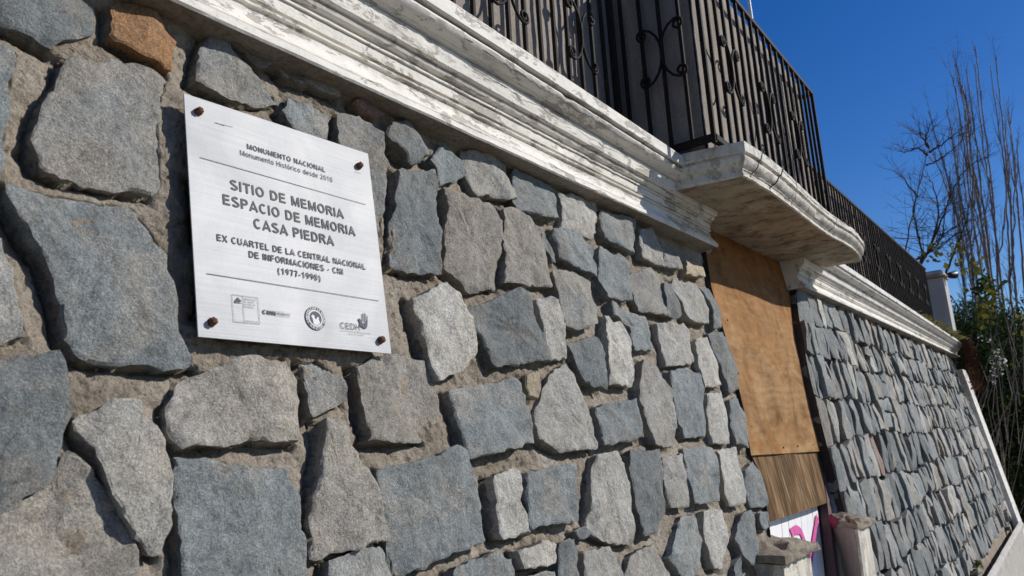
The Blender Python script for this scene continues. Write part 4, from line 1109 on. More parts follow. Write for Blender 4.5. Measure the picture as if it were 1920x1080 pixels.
# ------------------------------------------------------------------ plaque
q4 = [np.array(uvpix(*p)) for p in ((345,175),(690,288),(734,663),(372,631))]
pc = W(*(sum(q4)/4), 0)
plaque = thing('plaque', 'square brushed metal plaque with black Spanish lettering bolted to the stone wall', 'plaque', tuple(pc))
slab_uv('plate', q4, 0.0, .003, M['plate'], plaque, 12, 12, .0008, 2)
def sign_xy(px, py): return np.array(uvpix(px, py, 0.0))
WM = np.array([UU, VV, NN]).T
def arc(cx, cy, rx, ry, a0, a1, n=10):
    return [(cx+rx*cos(radians(a0+(a1-a0)*i/n)), cy+ry*sin(radians(a0+(a1-a0)*i/n))) for i in range(n+1)]
def glyph(ch, w):
    """centre lines of a plain grotesque letter; cap height 1, stroke width w -> (advance, strokes)"""
    h = w/2; T = 1-h; B_ = h; L = h
    def U(W_): return W_-h
    x = .74                                               # x-height
    def rnd(cx, cy, rx, ry, a0=0, a1=360, n=22): return arc(cx, cy, rx-h, ry-h, a0, a1, n)
    g = {
     'A': (.76, [[(.03, 0), (.38, 1-h*.4), (.73, 0)], [(.16, .29), (.60, .29)]]),
     'B': (.70, [[(L, 0), (L, 1)], [(L, T), (.40, T)]+arc(.40, .76, .20, T-.76, 90, -90, 8)+[(L, .52)], [(L, .52), (.42, .52)]+arc(.42, .26+h/2, .25-h/2, .26-h/2, 90, -90, 8)+[(L, B_)]]),
     'C': (.76, [rnd(.40, .5, .38, .5+.01, 48, 312, 20)]),
     'D': (.75, [[(L, 0), (L, 1)], [(L, T), (.33, T)]+arc(.33, .5, .40-h, .5-h, 90, -90, 12)+[(L, B_)]]),
     'E': (.66, [[(L, 0), (L, 1)], [(L, T), (.62, T)], [(L, .52), (.58, .52)], [(L, B_), (.64, B_)]]),
     'F': (.62, [[(L, 0), (L, 1)], [(L, T), (.60, T)], [(L, .50), (.54, .50)]]),
     'G': (.80, [rnd(.40, .5, .38, .51, 48, 330, 20)+[(.76-h, .44)], [(.44, .44), (.76, .44)]]),
     'H': (.74, [[(L, 0), (L, 1)], [(.70-h, 0), (.70-h, 1)], [(L, .52), (.70-h, .52)]]),
     'I': (w+.03, [[(L, 0), (L, 1)]]),
     'L': (.60, [[(L, 0), (L, 1)], [(L, B_), (.58, B_)]]),
     'M': (.86, [[(L, 0), (L, 1)], [(.84-h, 0), (.84-h, 1)], [(L+.03, 1-h*.5), (.42, h*.9), (.81-h, 1-h*.5)]]),
     'N': (.74, [[(L, 0), (L, 1)], [(.71-h, 0), (.71-h, 1)], [(L, 1-h*.3), (.71-h, h*.3)]]),
     'O': (.82, [rnd(.40, .5, .40, .515)]),
     'P': (.68, [[(L, 0), (L, 1)], [(L, T), (.38, T)]+arc(.38, .70, .26-h/2, .30-h, 90, -90, 10)+[(L, .70-.30+h)]]),
     'R': (.74, [[(L, 0), (L, 1)], [(L, T), (.40, T)]+arc(.40, .73, .26-h/2, .27-h, 90, -90, 10)+[(L, .73-.27+h)], [(.40, .46), (.50, .38), (.68, 0)]]),
     'S': (.70, [arc(.35, .74, .29-h/2, .26-h+.01, 25, 250, 12)+arc(.35, .27, .32-h/2, .27-h+.01, 70, -160, 14)]),
     'T': (.66, [[(.33, 0), (.33, 1)], [(0, T), (.66, T)]]),
     'U': (.74, [[(L, 1), (L, .34)]+arc(.355, .35, .355-h, .35-h, 180, 360, 12)+[(.71-h, .34), (.71-h, 1)]]),
     'V': (.72, [[(.04, 1), (.36, h*.6), (.68, 1)]]),
     'X': (.70, [[(.04, 0), (.66, 1)], [(.66, 0), (.04, 1)]]),
     'Q': (.82, [rnd(.40, .5, .40, .515), [(.45, .25), (.76, -.04)]]),
     '0': (.62, [rnd(.30, .5, .28, .51)]),
     '1': (.62, [[(.36, 0), (.36, 1)], [(.10, .74), (.24, .80), (.36, 1-h*.5)]]),
     '2': (.62, [arc(.29, .70, .27-h, .30-h, 165, -20, 10)+[(.05, B_), (.05, B_)], [(.03, B_), (.57, B_)]]),
     '6': (.62, [rnd(.30, .32, .28, .33), arc(.42, .32, .40-h, .68-h, 180, 100, 9)]),
     '7': (.62, [[(.04, T), (.56-h*.3, T)], [(.55-h*.3, T), (.36, .5), (.25, 0)]]),
     '8': (.62, [rnd(.30, .27, .29, .29), rnd(.30, .74, .25, .26)]),
     '9': (.62, [rnd(.30, .68, .28, .33), arc(.18, .68, .40-h, .68-h, 0, -80, 9)]),
     '(': (.36, [arc(.46, .38, .42, .72, 130, 230, 9)]), ')': (.36, [arc(-.12, .38, .42, .72, 50, -50, 9)]),
     '-': (.38, [[(.03, .37), (.33, .37)]]), ',': (.3, [[(.15, .1), (.1, -.12)]]), '.': (.26, [[(.12, 0), (.12, w)]]),
     'a': (.58, [arc(.28, .50, .23-h*.5, .24-h*.5, 160, 20, 7)+[(.52-h, .48), (.52-h, 0)], rnd(.27, .21, .27, .22, 70, 290, 14)+[(.52-h, .16)], [(.27, .43-h*.5), (.52-h, .46)]]),
     'b': (.60, [[(L, 0), (L, 1)], rnd(.29, x/2, .29, x/2+.01)]),
     'c': (.54, [rnd(.28, x/2, .28, x/2+.01, 45, 315, 16)]),
     'd': (.60, [[(.57-h, 0), (.57-h, 1)], rnd(.29, x/2, .29, x/2+.01)]),
     'e': (.58, [[(.03, .38), (.55, .38)], rnd(.29, x/2, .29, x/2+.01, 0, 315, 18)]),
     'g': (.60, [[(.57-h, x), (.57-h, -.05)]+arc(.30, -.05, .27-h, .2, 0, -160, 9), rnd(.29, x/2, .29, x/2+.01)]),
     'h': (.58, [[(L, 0), (L, 1)], [(L, .4)]+arc(.29, x-.28, .26-h, .28-h, 170, 0, 9)+[(.55-h, 0)]]),
     'i': (w+.03, [[(L, 0), (L, x)], [(L, .88), (L, 1)]]), 'j': (w+.05, [[(L, -.15), (L, x)], [(L, .88), (L, 1)]]),
     'l': (w+.03, [[(L, 0), (L, 1)]]),
     'm': (.88, [[(L, 0), (L, x)], [(L, .4)]+arc(.25, x-.24, .21-h*.6, .24-h, 170, 0, 8)+[(.46-h*.6, 0)], [(.46-h*.6, .4)]+arc(.64, x-.24, .21-h*.6, .24-h, 170, 0, 8)+[(.85-h*.6, 0)]]),
     'n': (.58, [[(L, 0), (L, x)], [(L, .4)]+arc(.29, x-.28, .26-h, .28-h, 170, 0, 9)+[(.55-h, 0)]]),
     'o': (.60, [rnd(.29, x/2, .29, x/2+.01)]),
     '\u00f3': (.60, [rnd(.29, x/2, .29, x/2+.01), [(.26, .86), (.38, 1.04)]]),
     '\u00d3': (.82, [rnd(.40, .5, .40, .515), [(.38, 1.08), (.50, 1.26)]]),
     'p': (.60, [[(L, -.27), (L, x)], rnd(.29, x/2, .29, x/2+.01)]),
     'r': (.38, [[(L, 0), (L, x)], [(L, .42)]+arc(.30, x-.28, .24, .28-h, 160, 80, 6)]),
     's': (.52, [arc(.26, .55, .21-h/2, .19-h+.01, 30, 250, 10)+arc(.26, .20, .23-h/2, .20-h+.01, 70, -155, 12)]),
     't': (.34, [[(.16, .95), (.16, .13)]+arc(.29, .16, .13, .16-h, 180, 280, 5), [(0, x-h), (.32, x-h)]]),
     'u': (.58, [[(L, x), (L, .26)]+arc(.29, .27, .27-h, .27-h, 180, 350, 9)+[(.55-h, .34)], [(.55-h, 0), (.55-h, x)]]),
     'y': (.54, [[(.03, x), (.27, .02)], [(.52, x), (.24, -.12), (.12, -.24), (.04, -.23)]]),
     ' ': (.30, []),
    }
    return g.get(ch, (.5, []))
def ribbon(pts, w):
    """flat band of width w along a polyline, mitred"""
    P = [np.array(p, float) for p in pts]
    P = [P[0]]+[P[i] for i in range(1, len(P)) if np.linalg.norm(P[i]-P[i-1]) > 1e-5]
    n = len(P); V = []
    if n < 2: return [], []
    closed = np.linalg.norm(P[0]-P[-1]) < 1e-4
    for i in range(n):
        if closed: a = P[i]-P[i-1] if i else P[0]-P[-2]; b_ = P[(i+1) % n]-P[i] if i < n-1 else P[1]-P[0]
        else: a = P[i]-P[i-1] if i else P[1]-P[0]; b_ = P[i+1]-P[i] if i < n-1 else P[-1]-P[-2]
        a = a/np.linalg.norm(a); b_ = b_/np.linalg.norm(b_); na = np.array([-a[1], a[0]]); nb = np.array([-b_[1], b_[0]])
        m_ = na+nb; l = np.linalg.norm(m_)
        m_ = m_/l if l > 1e-3 else na
        k = min(1.0/max(m_@na, .3), 1.6)
        V += [P[i]+m_*w/2*k, P[i]-m_*w/2*k]
    return V, [(2*i, 2*i+1, 2*i+3, 2*i+2) for i in range(n-1)]
def text_line(s_, pa, pb, cap, mat, w=.12, name='lettering', track=.15):
    """flat print between the two baseline points pa, pb of the photograph; cap = capital height in metres"""
    a = sign_xy(*pa); b_ = sign_xy(*pb); L = np.linalg.norm(b_-a); d = (b_-a)/L; n_ = np.array([-d[1], d[0]])
    x = 0; items = []
    for ch in s_:
        adv, st = glyph(ch, w); items.append((x, st)); x += adv+track
    tot = x-track; sx = L/tot; V = []; Fc = []; lift = 0
    for x0, st in items:
        for q in st:
            vv, ff = ribbon(q, w); base = len(V); lift = (lift+1) % 9
            for p in vv:
                g_ = a+d*(p[0]+x0)*sx+n_*p[1]*cap; V.append(W(g_[0], g_[1], .0016+lift*.000012))
            Fc += [[i+base for i in f] for f in ff]
    return put(name, V, Fc, mat, plaque)
K_ = 0.0
text_line('MONUMENTO NACIONAL', (463.2,279.6), (610,323.7), .0130, M['ink'], .17)
text_line('Monumento Hist\u00f3rico desde 2018', (450.3,291.5), (623.5,342.3), .0128, M['ink'], .12)
text_line('SITIO DE MEMORIA', (431.5,355.2), (644.3,410.4), .0232, M['ink'], .178)
text_line('ESPACIO DE MEMORIA', (418,383.2), (666,443), .0232, M['ink'], .178)
text_line('CASA PIEDRA', (475.5,428), (626,461.2), .0232, M['ink'], .178)
text_line('EX CUARTEL DE LA CENTRAL NACIONAL', (406.4,451.5), (685.5,506), .0146, M['ink'], .17)
text_line('DE INFORMACIONES - CNI', (466.6,482.8), (643.5,515.4), .0146, M['ink'], .17)
text_line('(1977-1990)', (521.5,513.6), (600.5,527.6), .0146, M['ink'], .17)
def strip_uv(pa, pb, w, mat, name='rule', h=.0016):
    a = sign_xy(*pa); b_ = sign_xy(*pb); d = (b_-a)/np.linalg.norm(b_-a); n_ = np.array([-d[1], d[0]])*w/2
    V = [W(*(a+n_), h), W(*(a-n_), h), W(*(b_-n_), h), W(*(b_+n_), h)]
    return put(name, V, [(0, 1, 2, 3)], mat, plaque)
strip_uv((373.7,295.5), (685.5,384), .0013, M['ink']); strip_uv((386.7,513.3), (710,564.3), .0013, M['ink'])
# ministry box
bx = [(434,552.4),(482.7,559),(486.6,608),(437.8,603.4)]
for i in range(4): strip_uv(bx[i], bx[(i+1) % 4], .0008, M['ink_soft'])
strip_uv((454.3,554.8), (457.6,605.4), .0008, M['ink_soft'])
def blob(pts, mat, name='emblem', h=.0016):
    V = [W(*sign_xy(*p), h) for p in pts]; return put(name, V, [list(range(len(V)))], mat, plaque)
blob([(439,565),(442,561),(445,557.5),(448,561),(451.5,564),(450.5,567),(446,566),(440.5,568)], M['ink'])
strip_uv((439.5,567.5), (452.5,568.8), .0012, M['ink_soft'])
for i, s in enumerate(('Ministerio de', 'las Culturas,', 'las Artes y el', 'Patrimonio')):
    text_line(s, (457.3,562.2+i*4.55), (457.3+(21.5, 19.5, 21, 18)[i], 564.8+i*4.65-(0,.3,.1,.4)[i]), .0036, M['ink_soft'])
text_line('Gobierno de Chile', (459.5,602.8), (483,605.2), .0030, M['ink_soft'])
text_line('CMN', (491.8,588.6), (517,592.0), .0088, M['ink'], .24)
strip_uv((517.9,583.6),(518.4,593.6), .0005, M['ink_soft'])
text_line('CONSEJO DE', (519.5,585.6), (532,587.0), .0024, M['ink_soft'])
text_line('MONUMENTOS', (519.5,589.4), (543.8,592.2), .0034, M['ink'], .2)
text_line('NACIONALES DE CHILE', (519.5,592.8), (543.8,595.8), .0024, M['ink_soft'])
# round emblem
cc = sign_xy(590.6, 597.3); rx_ = (sign_xy(609.5, 600)-sign_xy(571.5, 594.5))[0]/2; RR = .0262
def disc(r, mat, h, name='emblem', n_=40, c=None, sq=1.0, r0=None):
    c = cc if c is None else c; V = []
    for k in range(n_):
        V.append(W(c[0]+r*cos(2*pi*k/n_)*sq, c[1]+r*sin(2*pi*k/n_), h))
    if r0 is None: return put(name, V, [list(range(n_))], mat, plaque)
    for k in range(n_): V.append(W(c[0]+r0*cos(2*pi*k/n_), c[1]+r0*sin(2*pi*k/n_), h))
    return put(name, V, [(k, (k+1) % n_, n_+(k+1) % n_, n_+k) for k in range(n_)], mat, plaque)
disc(RR, M['ink'], .0016); disc(RR*.72, M['plate_white'], .0020); disc(RR*.60, M['ink_navy'], .0024)
def uvblob(pts, mat, h, s=RR): return put('emblem', [W(cc[0]+x*s, cc[1]+y*s, h) for x, y in pts], [list(range(len(pts)))], mat, plaque)
uvblob([(-.45,.12),(-.30,.28),(-.12,.20),(-.10,-.02),(-.02,-.10),(.10,-.02),(.14,.10),(.26,.14),(.34,.05),(.28,-.08),(.38,-.30),(.30,-.50),(-.10,-.60),(-.28,-.50),(-.30,-.20),(-.36,.0)], M['plate_white'], .0028)
def arc_text(s_, a0, a1, r, up_, cap=.0056, w=.2):
    V = []; Fc = []
    adv = [glyph(c, w)[0]+.16 for c in s_]; tot = sum(adv); x = 0
    for ch, ad in zip(s_, adv):
        a = a0+(a1-a0)*(x+ad/2)/tot; x += ad; rot = a-pi/2 if up_ else a+pi/2
        sc_ = abs(a1-a0)*r/tot
        for q in glyph(ch, w)[1]:
            vv, ff = ribbon(q, w); base = len(V)
            for p in vv:
                lx = (p[0]-(ad-.16)/2)*sc_; ly = (p[1]-.5)*cap
                V.append(W(cc[0]+lx*cos(rot)-ly*sin(rot)+r*cos(a), cc[1]+lx*sin(rot)+ly*cos(rot)+r*sin(a), .0022))
            Fc += [[i+base for i in f] for f in ff]
    put('lettering', V, Fc, M['plate_white'], plaque)
arc_text('CORPORACI\u00d3N LA SERENA', radians(212), radians(-28), RR*.86, True)
arc_text('16 DE OCTUBRE', radians(224), radians(322), RR*.86, False)
# hand emblem with CEDH
text_line('CEDH', (638.3,615.6), (675.5,619.6), .0140, M['ink'], .10)
text_line('CASA DE ESTUDIOS DE DERECHOS HUMANOS', (637.3,620.6), (694.8,627), .0026, M['ink_soft'])
text_line('REGION DE COQUIMBO', (651.5,626.6), (683,629.5), .0022, M['ink_soft'])
blob([(674,611),(677.5,613.5),(682,617),(686,616.5),(688.2,611),(688.4,600),(686.5,602),(684,605),(679.5,607),(677.5,603),(674,597.5),(671.5,597.5),(670.8,600),(673,604)], M['ink_navy'])
for x, y0, y1 in ((678.7,588.6,603), (681.8,587,604), (684.7,588.4,603.5), (687.6,592,601)):
    strip_uv((x, y0), (x+.5, y1), .0021, M['ink_navy'], 'emblem')
# faint scuffs
strip_uv((402,230),(421,236), .0012, M['ink_soft'], 'scratch'); strip_uv((405,231.5),(436,238.5), .0008, M['ink_soft'], 'scratch')
strip_uv((664,322),(676,325), .0008, M['ink_soft'], 'scratch')
for (x, y) in ((374,208),(675,310),(399.5,603),(716,637)):
    u, v = uvpix(x, y, .006)
    pts = [W(u, v, .001), W(u, v, .003), W(u, v, .0031), W(u, v, .011), W(u, v, .0135)]
    V, Fc = tube_vf(pts, [.0095, .0095, .0078, .0078, .005], 6)
    V = [np.array(p)+np.array([noise.noise(Vector(p)*300), noise.noise(Vector(p)*300+Vector((5, 0, 0))), noise.noise(Vector(p)*300+Vector((0, 9, 0)))])*.0010 for p in V]
    b1 = put('bolt', V, Fc, M['rust'], plaque, False)
    V, Fc = tube_vf([W(u, v, -.05), W(u, v, .001)], .004, 6); put('shank', V, Fc, M['rust'], b1)

# ------------------------------------------------------------------ white post, lamp, pole at the far end
pf = onX(1767, 506, 12.72); pb_ = onX(1787, 618, 12.72)
yp = FY-.02
PX = 12.78
a_ = onX(1767, 512, PX); b1_ = onX(1787, 618, PX)
zt = a_[2]; ytop = a_[1]; ybot = b1_[1]
post = thing('gate_post', 'tall white plastered post at the far end of the railing', 'post', (PX, ytop+.2, 2.9))
V = []; wdt = .42; dep = .36
for k, z in enumerate(np.linspace(2.84, zt-.06, 8)):
    t = (z-2.84)/(zt-2.84); y0 = ybot+(ytop-ybot)*t
    V += [(PX, y0, z), (PX+wdt, y0, z), (PX+wdt, y0+dep, z), (PX, y0+dep, z)]
Fc = []
for k in range(7):
    for i in range(4): Fc.append((4*k+i, 4*k+(i+1) % 4, 4*k+4+(i+1) % 4, 4*k+4+i))
put('shaft', V, Fc, M['post_white'], post)
V, Fc = merge([box_vf((PX+wdt/2, ytop+dep/2, zt-.035), (wdt+.05, dep+.05, .03), .008), box_vf((PX+wdt/2, ytop+dep/2, zt+.02), (wdt+.02, dep+.02, .08), .02)])
put('cap', V, Fc, M['post_white'], post)
V, Fc = tube_vf([(PX-.03, ytop+dep, zt-.04), (PX-.035, ytop-.03, zt-.04), (PX+.1, ytop-.045, zt-.04)], .012, 8); 
cam_t = thing('spotlight', 'small black spotlight on a thin pipe at the top of the white post', 'spotlight', (PX, ytop-.05, zt-.04))
put('pipe', V, Fc, simple('copper_pipe', (0.35, 0.2, 0.13), 0.5), cam_t, True)
V, Fc = tube_vf([(PX+.12, ytop-.05, zt-.03), (PX+.18, ytop-.08, zt-.02), (PX+.26, ytop-.13, zt-.01), (PX+.28, ytop-.14, zt-.01)], [.03, .05, .06, .055], 12); put('lamp_head', V, Fc, M['black'], cam_t, True)

pp = onY(1409, 36, 1.9); pq = onY(1398, -40, 1.9)
V, Fc = tube_vf([pp-(pq-pp)*2, pp, pq, pq+(pq-pp)*6], .017, 10)
tag(put('pole', V, Fc, M['white_pole'], None, True), 'thin white metal pole rising behind the balcony railing', 'pole')

# ------------------------------------------------------------------ vegetation helpers
def quads(P, size, rs, asp=.5, up_bias=0.0):
    n_ = len(P); a = rs.normal(size=(n_, 3)); a[:, 2] += up_bias; a /= np.linalg.norm(a, axis=1)[:, None]
    b_ = np.cross(a, rs.normal(size=(n_, 3))); b_ /= np.linalg.norm(b_, axis=1)[:, None]
    s = (size*rs.uniform(.6, 1.4, n_))[:, None]
    V = np.stack([P-a*s, P-b_*s*asp, P+a*s, P+b_*s*asp], 1).reshape(-1, 3)
    F_ = np.arange(n_*4).reshape(-1, 4); return V, F_
def fastmesh(name, V, F_, mat, parent=None):
    c = V.mean(0); po = parent_world(parent)
    me = bpy.data.meshes.new(name); me.vertices.add(len(V)); me.vertices.foreach_set('co', (V-c).astype(np.float32).ravel())
    k = F_.shape[1]
    me.loops.add(len(F_)*k); me.loops.foreach_set('vertex_index', F_.ravel().astype(np.int32))
    me.polygons.add(len(F_)); me.polygons.foreach_set('loop_start', np.arange(0, len(F_)*k, k, dtype=np.int32))
    me.update(calc_edges=True)
    return link(name, me, mat, parent, tuple(c-po))
rs = np.random.RandomState(5)

# grass tufts along the far cornice
P = []; V = []; Fl = []
g_ = []
for i in range(620):
    x = 9.2+4.2*rs.rand()**.55
    dens = .4+.6*(x-9.2)/4.2
    y = 1.25+rs.rand()*.12-.02; z = 2.88-.004*(x-1.6)
    h_ = rs.uniform(.02, .07)*dens*1.2; lean = rs.normal(0, .05, 2)-np.array([0, .03])
    w_ = .0035
    V += [(x-w_, y, z), (x+w_, y, z), (x+lean[0]*.5, y+lean[1]*.4, z+h_), (x+lean[0], y+lean[1]*.9, z+h_*.9)]
    Fl.append((4*i, 4*i+1, 4*i+2, 4*i+3))
V = np.array(V); o = fastmesh('grass', V, np.array(Fl), M['grass_leaf']); tag(o, 'dry yellow green grass growing along the far cornice top', 'grass', kind='stuff')
# dead plant hanging over the corner
V = []; Fc = []; parts = []
for i in range(200):
    x = 12.9+rs.rand()*.75; y = 1.22+rs.normal(0, .03); z = 2.86
    pts = [np.array([x, y, z])]; L = rs.uniform(.25, .85); d = np.array([rs.normal(0, .1), -.3, -.25])
    for k in range(5):
        pts.append(pts[-1]+d*L/5+rs.normal(0, .012, 3)); d = d*.45+np.array([rs.normal(0, .12), rs.normal(0, .07), -.85])
    parts.append(tube_vf(pts, [.004, .003, .003, .0025, .002, .001], 3, False))
V, Fc = merge(parts); hp = thing('hanging_plant', 'dead brown creeper hanging over the far corner of the cornice', 'plant', (13.2, 1.2, 2.86)); put('stems', V, Fc, M['dead_leaf'], hp)
P = np.stack([12.95+rs.rand(900)*.7, 1.17+rs.normal(0, .03, 900), 2.85-rs.rand(900)**1.2*.75], 1); V, F_ = quads(P, .018, rs); fastmesh('leaves', V, F_, M['dead_leaf'], hp)

# tufts sprouting from the joints
def sprout(px, label, mat, n_=26, s=.03, h=-.0):
    u, v = uvpix(*px, h); c = W(u, v, h); P = c+rs.normal(0, 1, (n_, 3))*np.array([.05, .02, .035])+np.array([0, -.02, .02])
    V, F_ = quads(P, s, rs); o = fastmesh('weed', V, F_, mat); tag(o, label, 'weed')
sprout((1832, 1062), 'small green weed growing at the foot of the far stone wall', M['mid_leaf'], 22, .03)

# bare trees -------------------------------------------------------------
def stem(pix, d, r0, r1, wob=.008):
    """pixel polyline at distance d -> smooth 3D polyline"""
    P = [atd(x, y, d+rs.uniform(-.12, .12)) for x, y in pix]; out = []
    for i in range(len(P)-1):
        p0 = P[max(i-1, 0)]; p1 = P[i]; p2 = P[i+1]; p3 = P[min(i+2, len(P)-1)]
        for k in range(6):
            t = k/6; out.append(.5*((2*p1)+(-p0+p2)*t+(2*p0-5*p1+4*p2-p3)*t*t+(-p0+3*p1-3*p2+p3)*t**3)+rs.normal(0, wob, 3))
    out.append(P[-1]); n_ = len(out)
    rad = [r0+(r1-r0)*(i/(n_-1))**.8 for i in range(n_)]
    return out, rad
def twigs(pts, rad, nper, L, up_, parts, spread=.5, thick=.35, sub=True, tmin=.15):
    n_ = len(pts)
    for _ in range(nper):
        i = int(n_*(tmin+(1-tmin)*rs.rand()))
        i = min(i, n_-2); p = np.array(pts[i]); dirn = np.array(pts[i+1])-p; dirn /= np.linalg.norm(dirn)+1e-9
        d = dirn*up_+rs.normal(0, spread, 3); d[2] = abs(d[2])*.6+d[2]*.4; d /= np.linalg.norm(d); LL = L*rs.uniform(.35, 1.1)
        q = [p]; dd = d.copy()
        for k in range(5):
            dd = dd+np.array([0, 0, .12*up_])+rs.normal(0, .07, 3); dd /= np.linalg.norm(dd); q.append(q[-1]+dd*LL/5)
        r = min(rad[i]*thick, .02)+.002
        parts.append(tube_vf(q, [r, r*.85, r*.7, r*.55, r*.4, r*.25], 3, False))
        if sub:
            for s_ in range(3):
                b_ = rs.randint(1, 5); e = dd+rs.normal(0, .6, 3); e /= np.linalg.norm(e)
                parts.append(tube_vf([q[b_], q[b_]+e*LL*.16, q[b_]+e*LL*.3+np.array([0, 0, .04])], [r*.5, r*.4, r*.2], 3, False))
def tree(name, label, cat, stems, d, r0, ntw, Ltw, mat, matw, group=None, up_=2.6, spread=.38, base_px=None, rt_=.012):
    b0 = atd(*stems[0][0], d); root = (b0[0], b0[1], gz(b0[0])-.14)
    t = thing(name, label, cat, root, group)
    parts = []; tw = []
    for s in stems:
        P, R_ = stem(s, d, r0*rs.uniform(.75, 1.15), rt_)
        # carry the stem down to the ground
        if s[0][1] > 560:
            g0 = np.array([P[0][0], P[0][1], root[2]]); P = [g0*.3+np.array(root)*.7, g0*.5+P[0]*.5]+P; R_ = [r0*1.6, r0*1.3]+R_
        parts.append(tube_vf(P, R_, 6, False)); twigs(P[2:], R_[2:], ntw, Ltw, up_, tw, spread)
        if name == 'poplar_tree':                     # upright forks leaving the stem at a narrow angle
            for _ in range(1):
                k0 = rs.randint(len(P)//5, int(len(P)*.6)); off = rs.normal(0, 1, 3)*np.array([.35, .35, 0]); L_ = len(P)-k0
                Q = [np.array(P[k0+j])+off*(1-math.exp(-j/6.0))+rs.normal(0, .012, 3) for j in range(int(L_*rs.uniform(.55, .9)))]
                if len(Q) < 4: continue
                RQ = [R_[k0]*.6*(1-j/len(Q))**.8+.006 for j in range(len(Q))]
                parts.append(tube_vf(Q, RQ, 5, False)); twigs(Q, RQ, ntw//2, Ltw*.8, up_, tw, spread)
    V, Fc = merge(parts); put('trunk', V, Fc, mat, t, True)
    V, Fc = merge(tw); tag(put('twigs', V, Fc, matw, t), kind='stuff')
    return t
G = 'bare poplars beyond the wall'
tree('poplar_tree', 'bare poplar with the tallest stem, middle of the poplar clump', 'tree',
     [[(1886,640),(1872,540),(1866,430),(1858,330),(1845,230),(1836,150),(1829,86)], [(1880,640),(1864,560),(1850,430),(1836,330),(1826,230),(1812,130)],
      [(1884,600),(1872,480),(1856,360),(1842,260),(1828,120)], [(1874,620),(1856,520),(1838,400),(1822,300),(1813,200),(1791,120)]], 24, .042, 16, 1.2, M['bark'], M['twig'], G)
tree('poplar_tree', 'bare poplar rightmost in the clump, leaning toward the picture edge', 'tree',
     [[(1912,640),(1902,520),(1895,400),(1886,300),(1876,200),(1868,115)], [(1905,640),(1896,560),(1890,440),(1884,320),(1872,240),(1857,125)],
      [(1925,600),(1916,480),(1908,380),(1902,300),(1892,215)], [(1935,620),(1928,520),(1922,420),(1912,330),(1906,260)], [(1950,600),(1940,450),(1935,300),(1925,180)]], 25, .040, 14, 1.1, M['bark'], M['twig'], G)
tree('poplar_tree', 'bare poplar left in the clump with stems sweeping left', 'tree',
     [[(1858,640),(1846,540),(1830,440),(1815,340),(1803,240),(1790,160),(1782,138)], [(1850,640),(1838,560),(1818,450),(1800,360),(1786,260),(1775,205)],
      [(1840,600),(1822,520),(1800,430),(1776,330),(1758,270),(1741,208)], [(1868,600),(1850,480),(1834,380),(1816,300),(1812,220),(1802,170)]], 23, .038, 16, 1.2, M['bark'], M['twig'], G)
tree('poplar_tree', 'thin bare poplar just right of the white post', 'tree',
     [[(1830,640),(1822,540),(1812,460),(1800,380),(1796,300),(1800,250)], [(1822,640),(1810,560),(1798,470),(1788,400),(1780,330)], [(1836,640),(1830,560),(1822,480),(1822,400),(1826,330)],
      [(1815,600),(1806,520),(1800,440),(1790,380)]], 21, .026, 20, 1.3, M['bark'], M['twig'], G)
tree('bare_tree', 'slender dark bare tree leaning right behind the far railing', 'tree',
     [[(1690,640),(1698,480),(1712,400),(1726,340),(1737,290),(1743,275)], [(1737,310),(1758,300),(1790,278),(1808,256)], [(1742,285),(1765,272),(1790,252),(1802,243)],
      [(1741,278),(1735,262),(1740,244),(1745,230)], [(1738,292),(1722,278),(1700,285),(1684,282)], [(1722,368),(1705,350),(1690,330),(1670,318)], [(1740,272),(1728,258),(1724,246)]], 17, .026, 12, .75, M['bark_dark'], M['bark_dark'], None, .6, .7, rt_=.004)
tree('bare_tree', 'dark bare tree with arching limbs just above the railing end', 'tree',
     [[(1715,700),(1725,500),(1742,470),(1770,440),(1800,420),(1830,412)], [(1722,505),(1745,460),(1765,415),(1782,370),(1800,330),(1830,305),(1850,295)], [(1710,490),(1740,475),(1765,445),(1772,400),(1778,370)],
      [(1770,520),(1790,470),(1810,420),(1818,380)], [(1730,480),(1722,440),(1712,400),(1718,370)], [(1742,470),(1760,400),(1750,350),(1738,330)]], 16, .03, 26, .85, M['bark_dark'], M['bark_dark'], None, .5, .8, rt_=.005)

# leafy patches on the trees
def leaf_patch(name, label, pts, d, n_, r, size, mat, cat='leaves'):
    P = []
    for (x, y) in pts:
        c = atd(x, y, d); P.append(c+rs.normal(0, r, (n_, 3)))
    V, F_ = quads(np.vstack(P), size, rs, .7)
    o = fastmesh(name, V, F_, mat); return tag(o, label, cat)
leaf_patch('vine', 'yellow leaved vine climbing among the poplar stems', [(1858,545),(1850,560),(1848,575),(1856,570),(1846,590),(1843,600)], 15, 14, .09, .05, M['yellow_leaf'], 'vine')
leaf_patch('vine', 'green topped vine shoot above the yellow leaves', [(1848,530),(1846,540),(1852,535)], 15.2, 40, .09, .05, M['mid_leaf'], 'vine')
leaf_patch('vine', 'sparse yellow green leaves above the white post', [(1748,470),(1742,480),(1778,480),(1782,470),(1815,500),(1820,478),(1822,490),(1752,462)], 15.5, 7, .12, .06, M['yellow_leaf'], 'vine')
leaf_patch('vine', 'yellow leaf spray near the right picture edge', [(1918,600),(1912,640),(1915,620),(1914,590)], 13, 4, .08, .04, M['yellow_leaf'], 'vine')

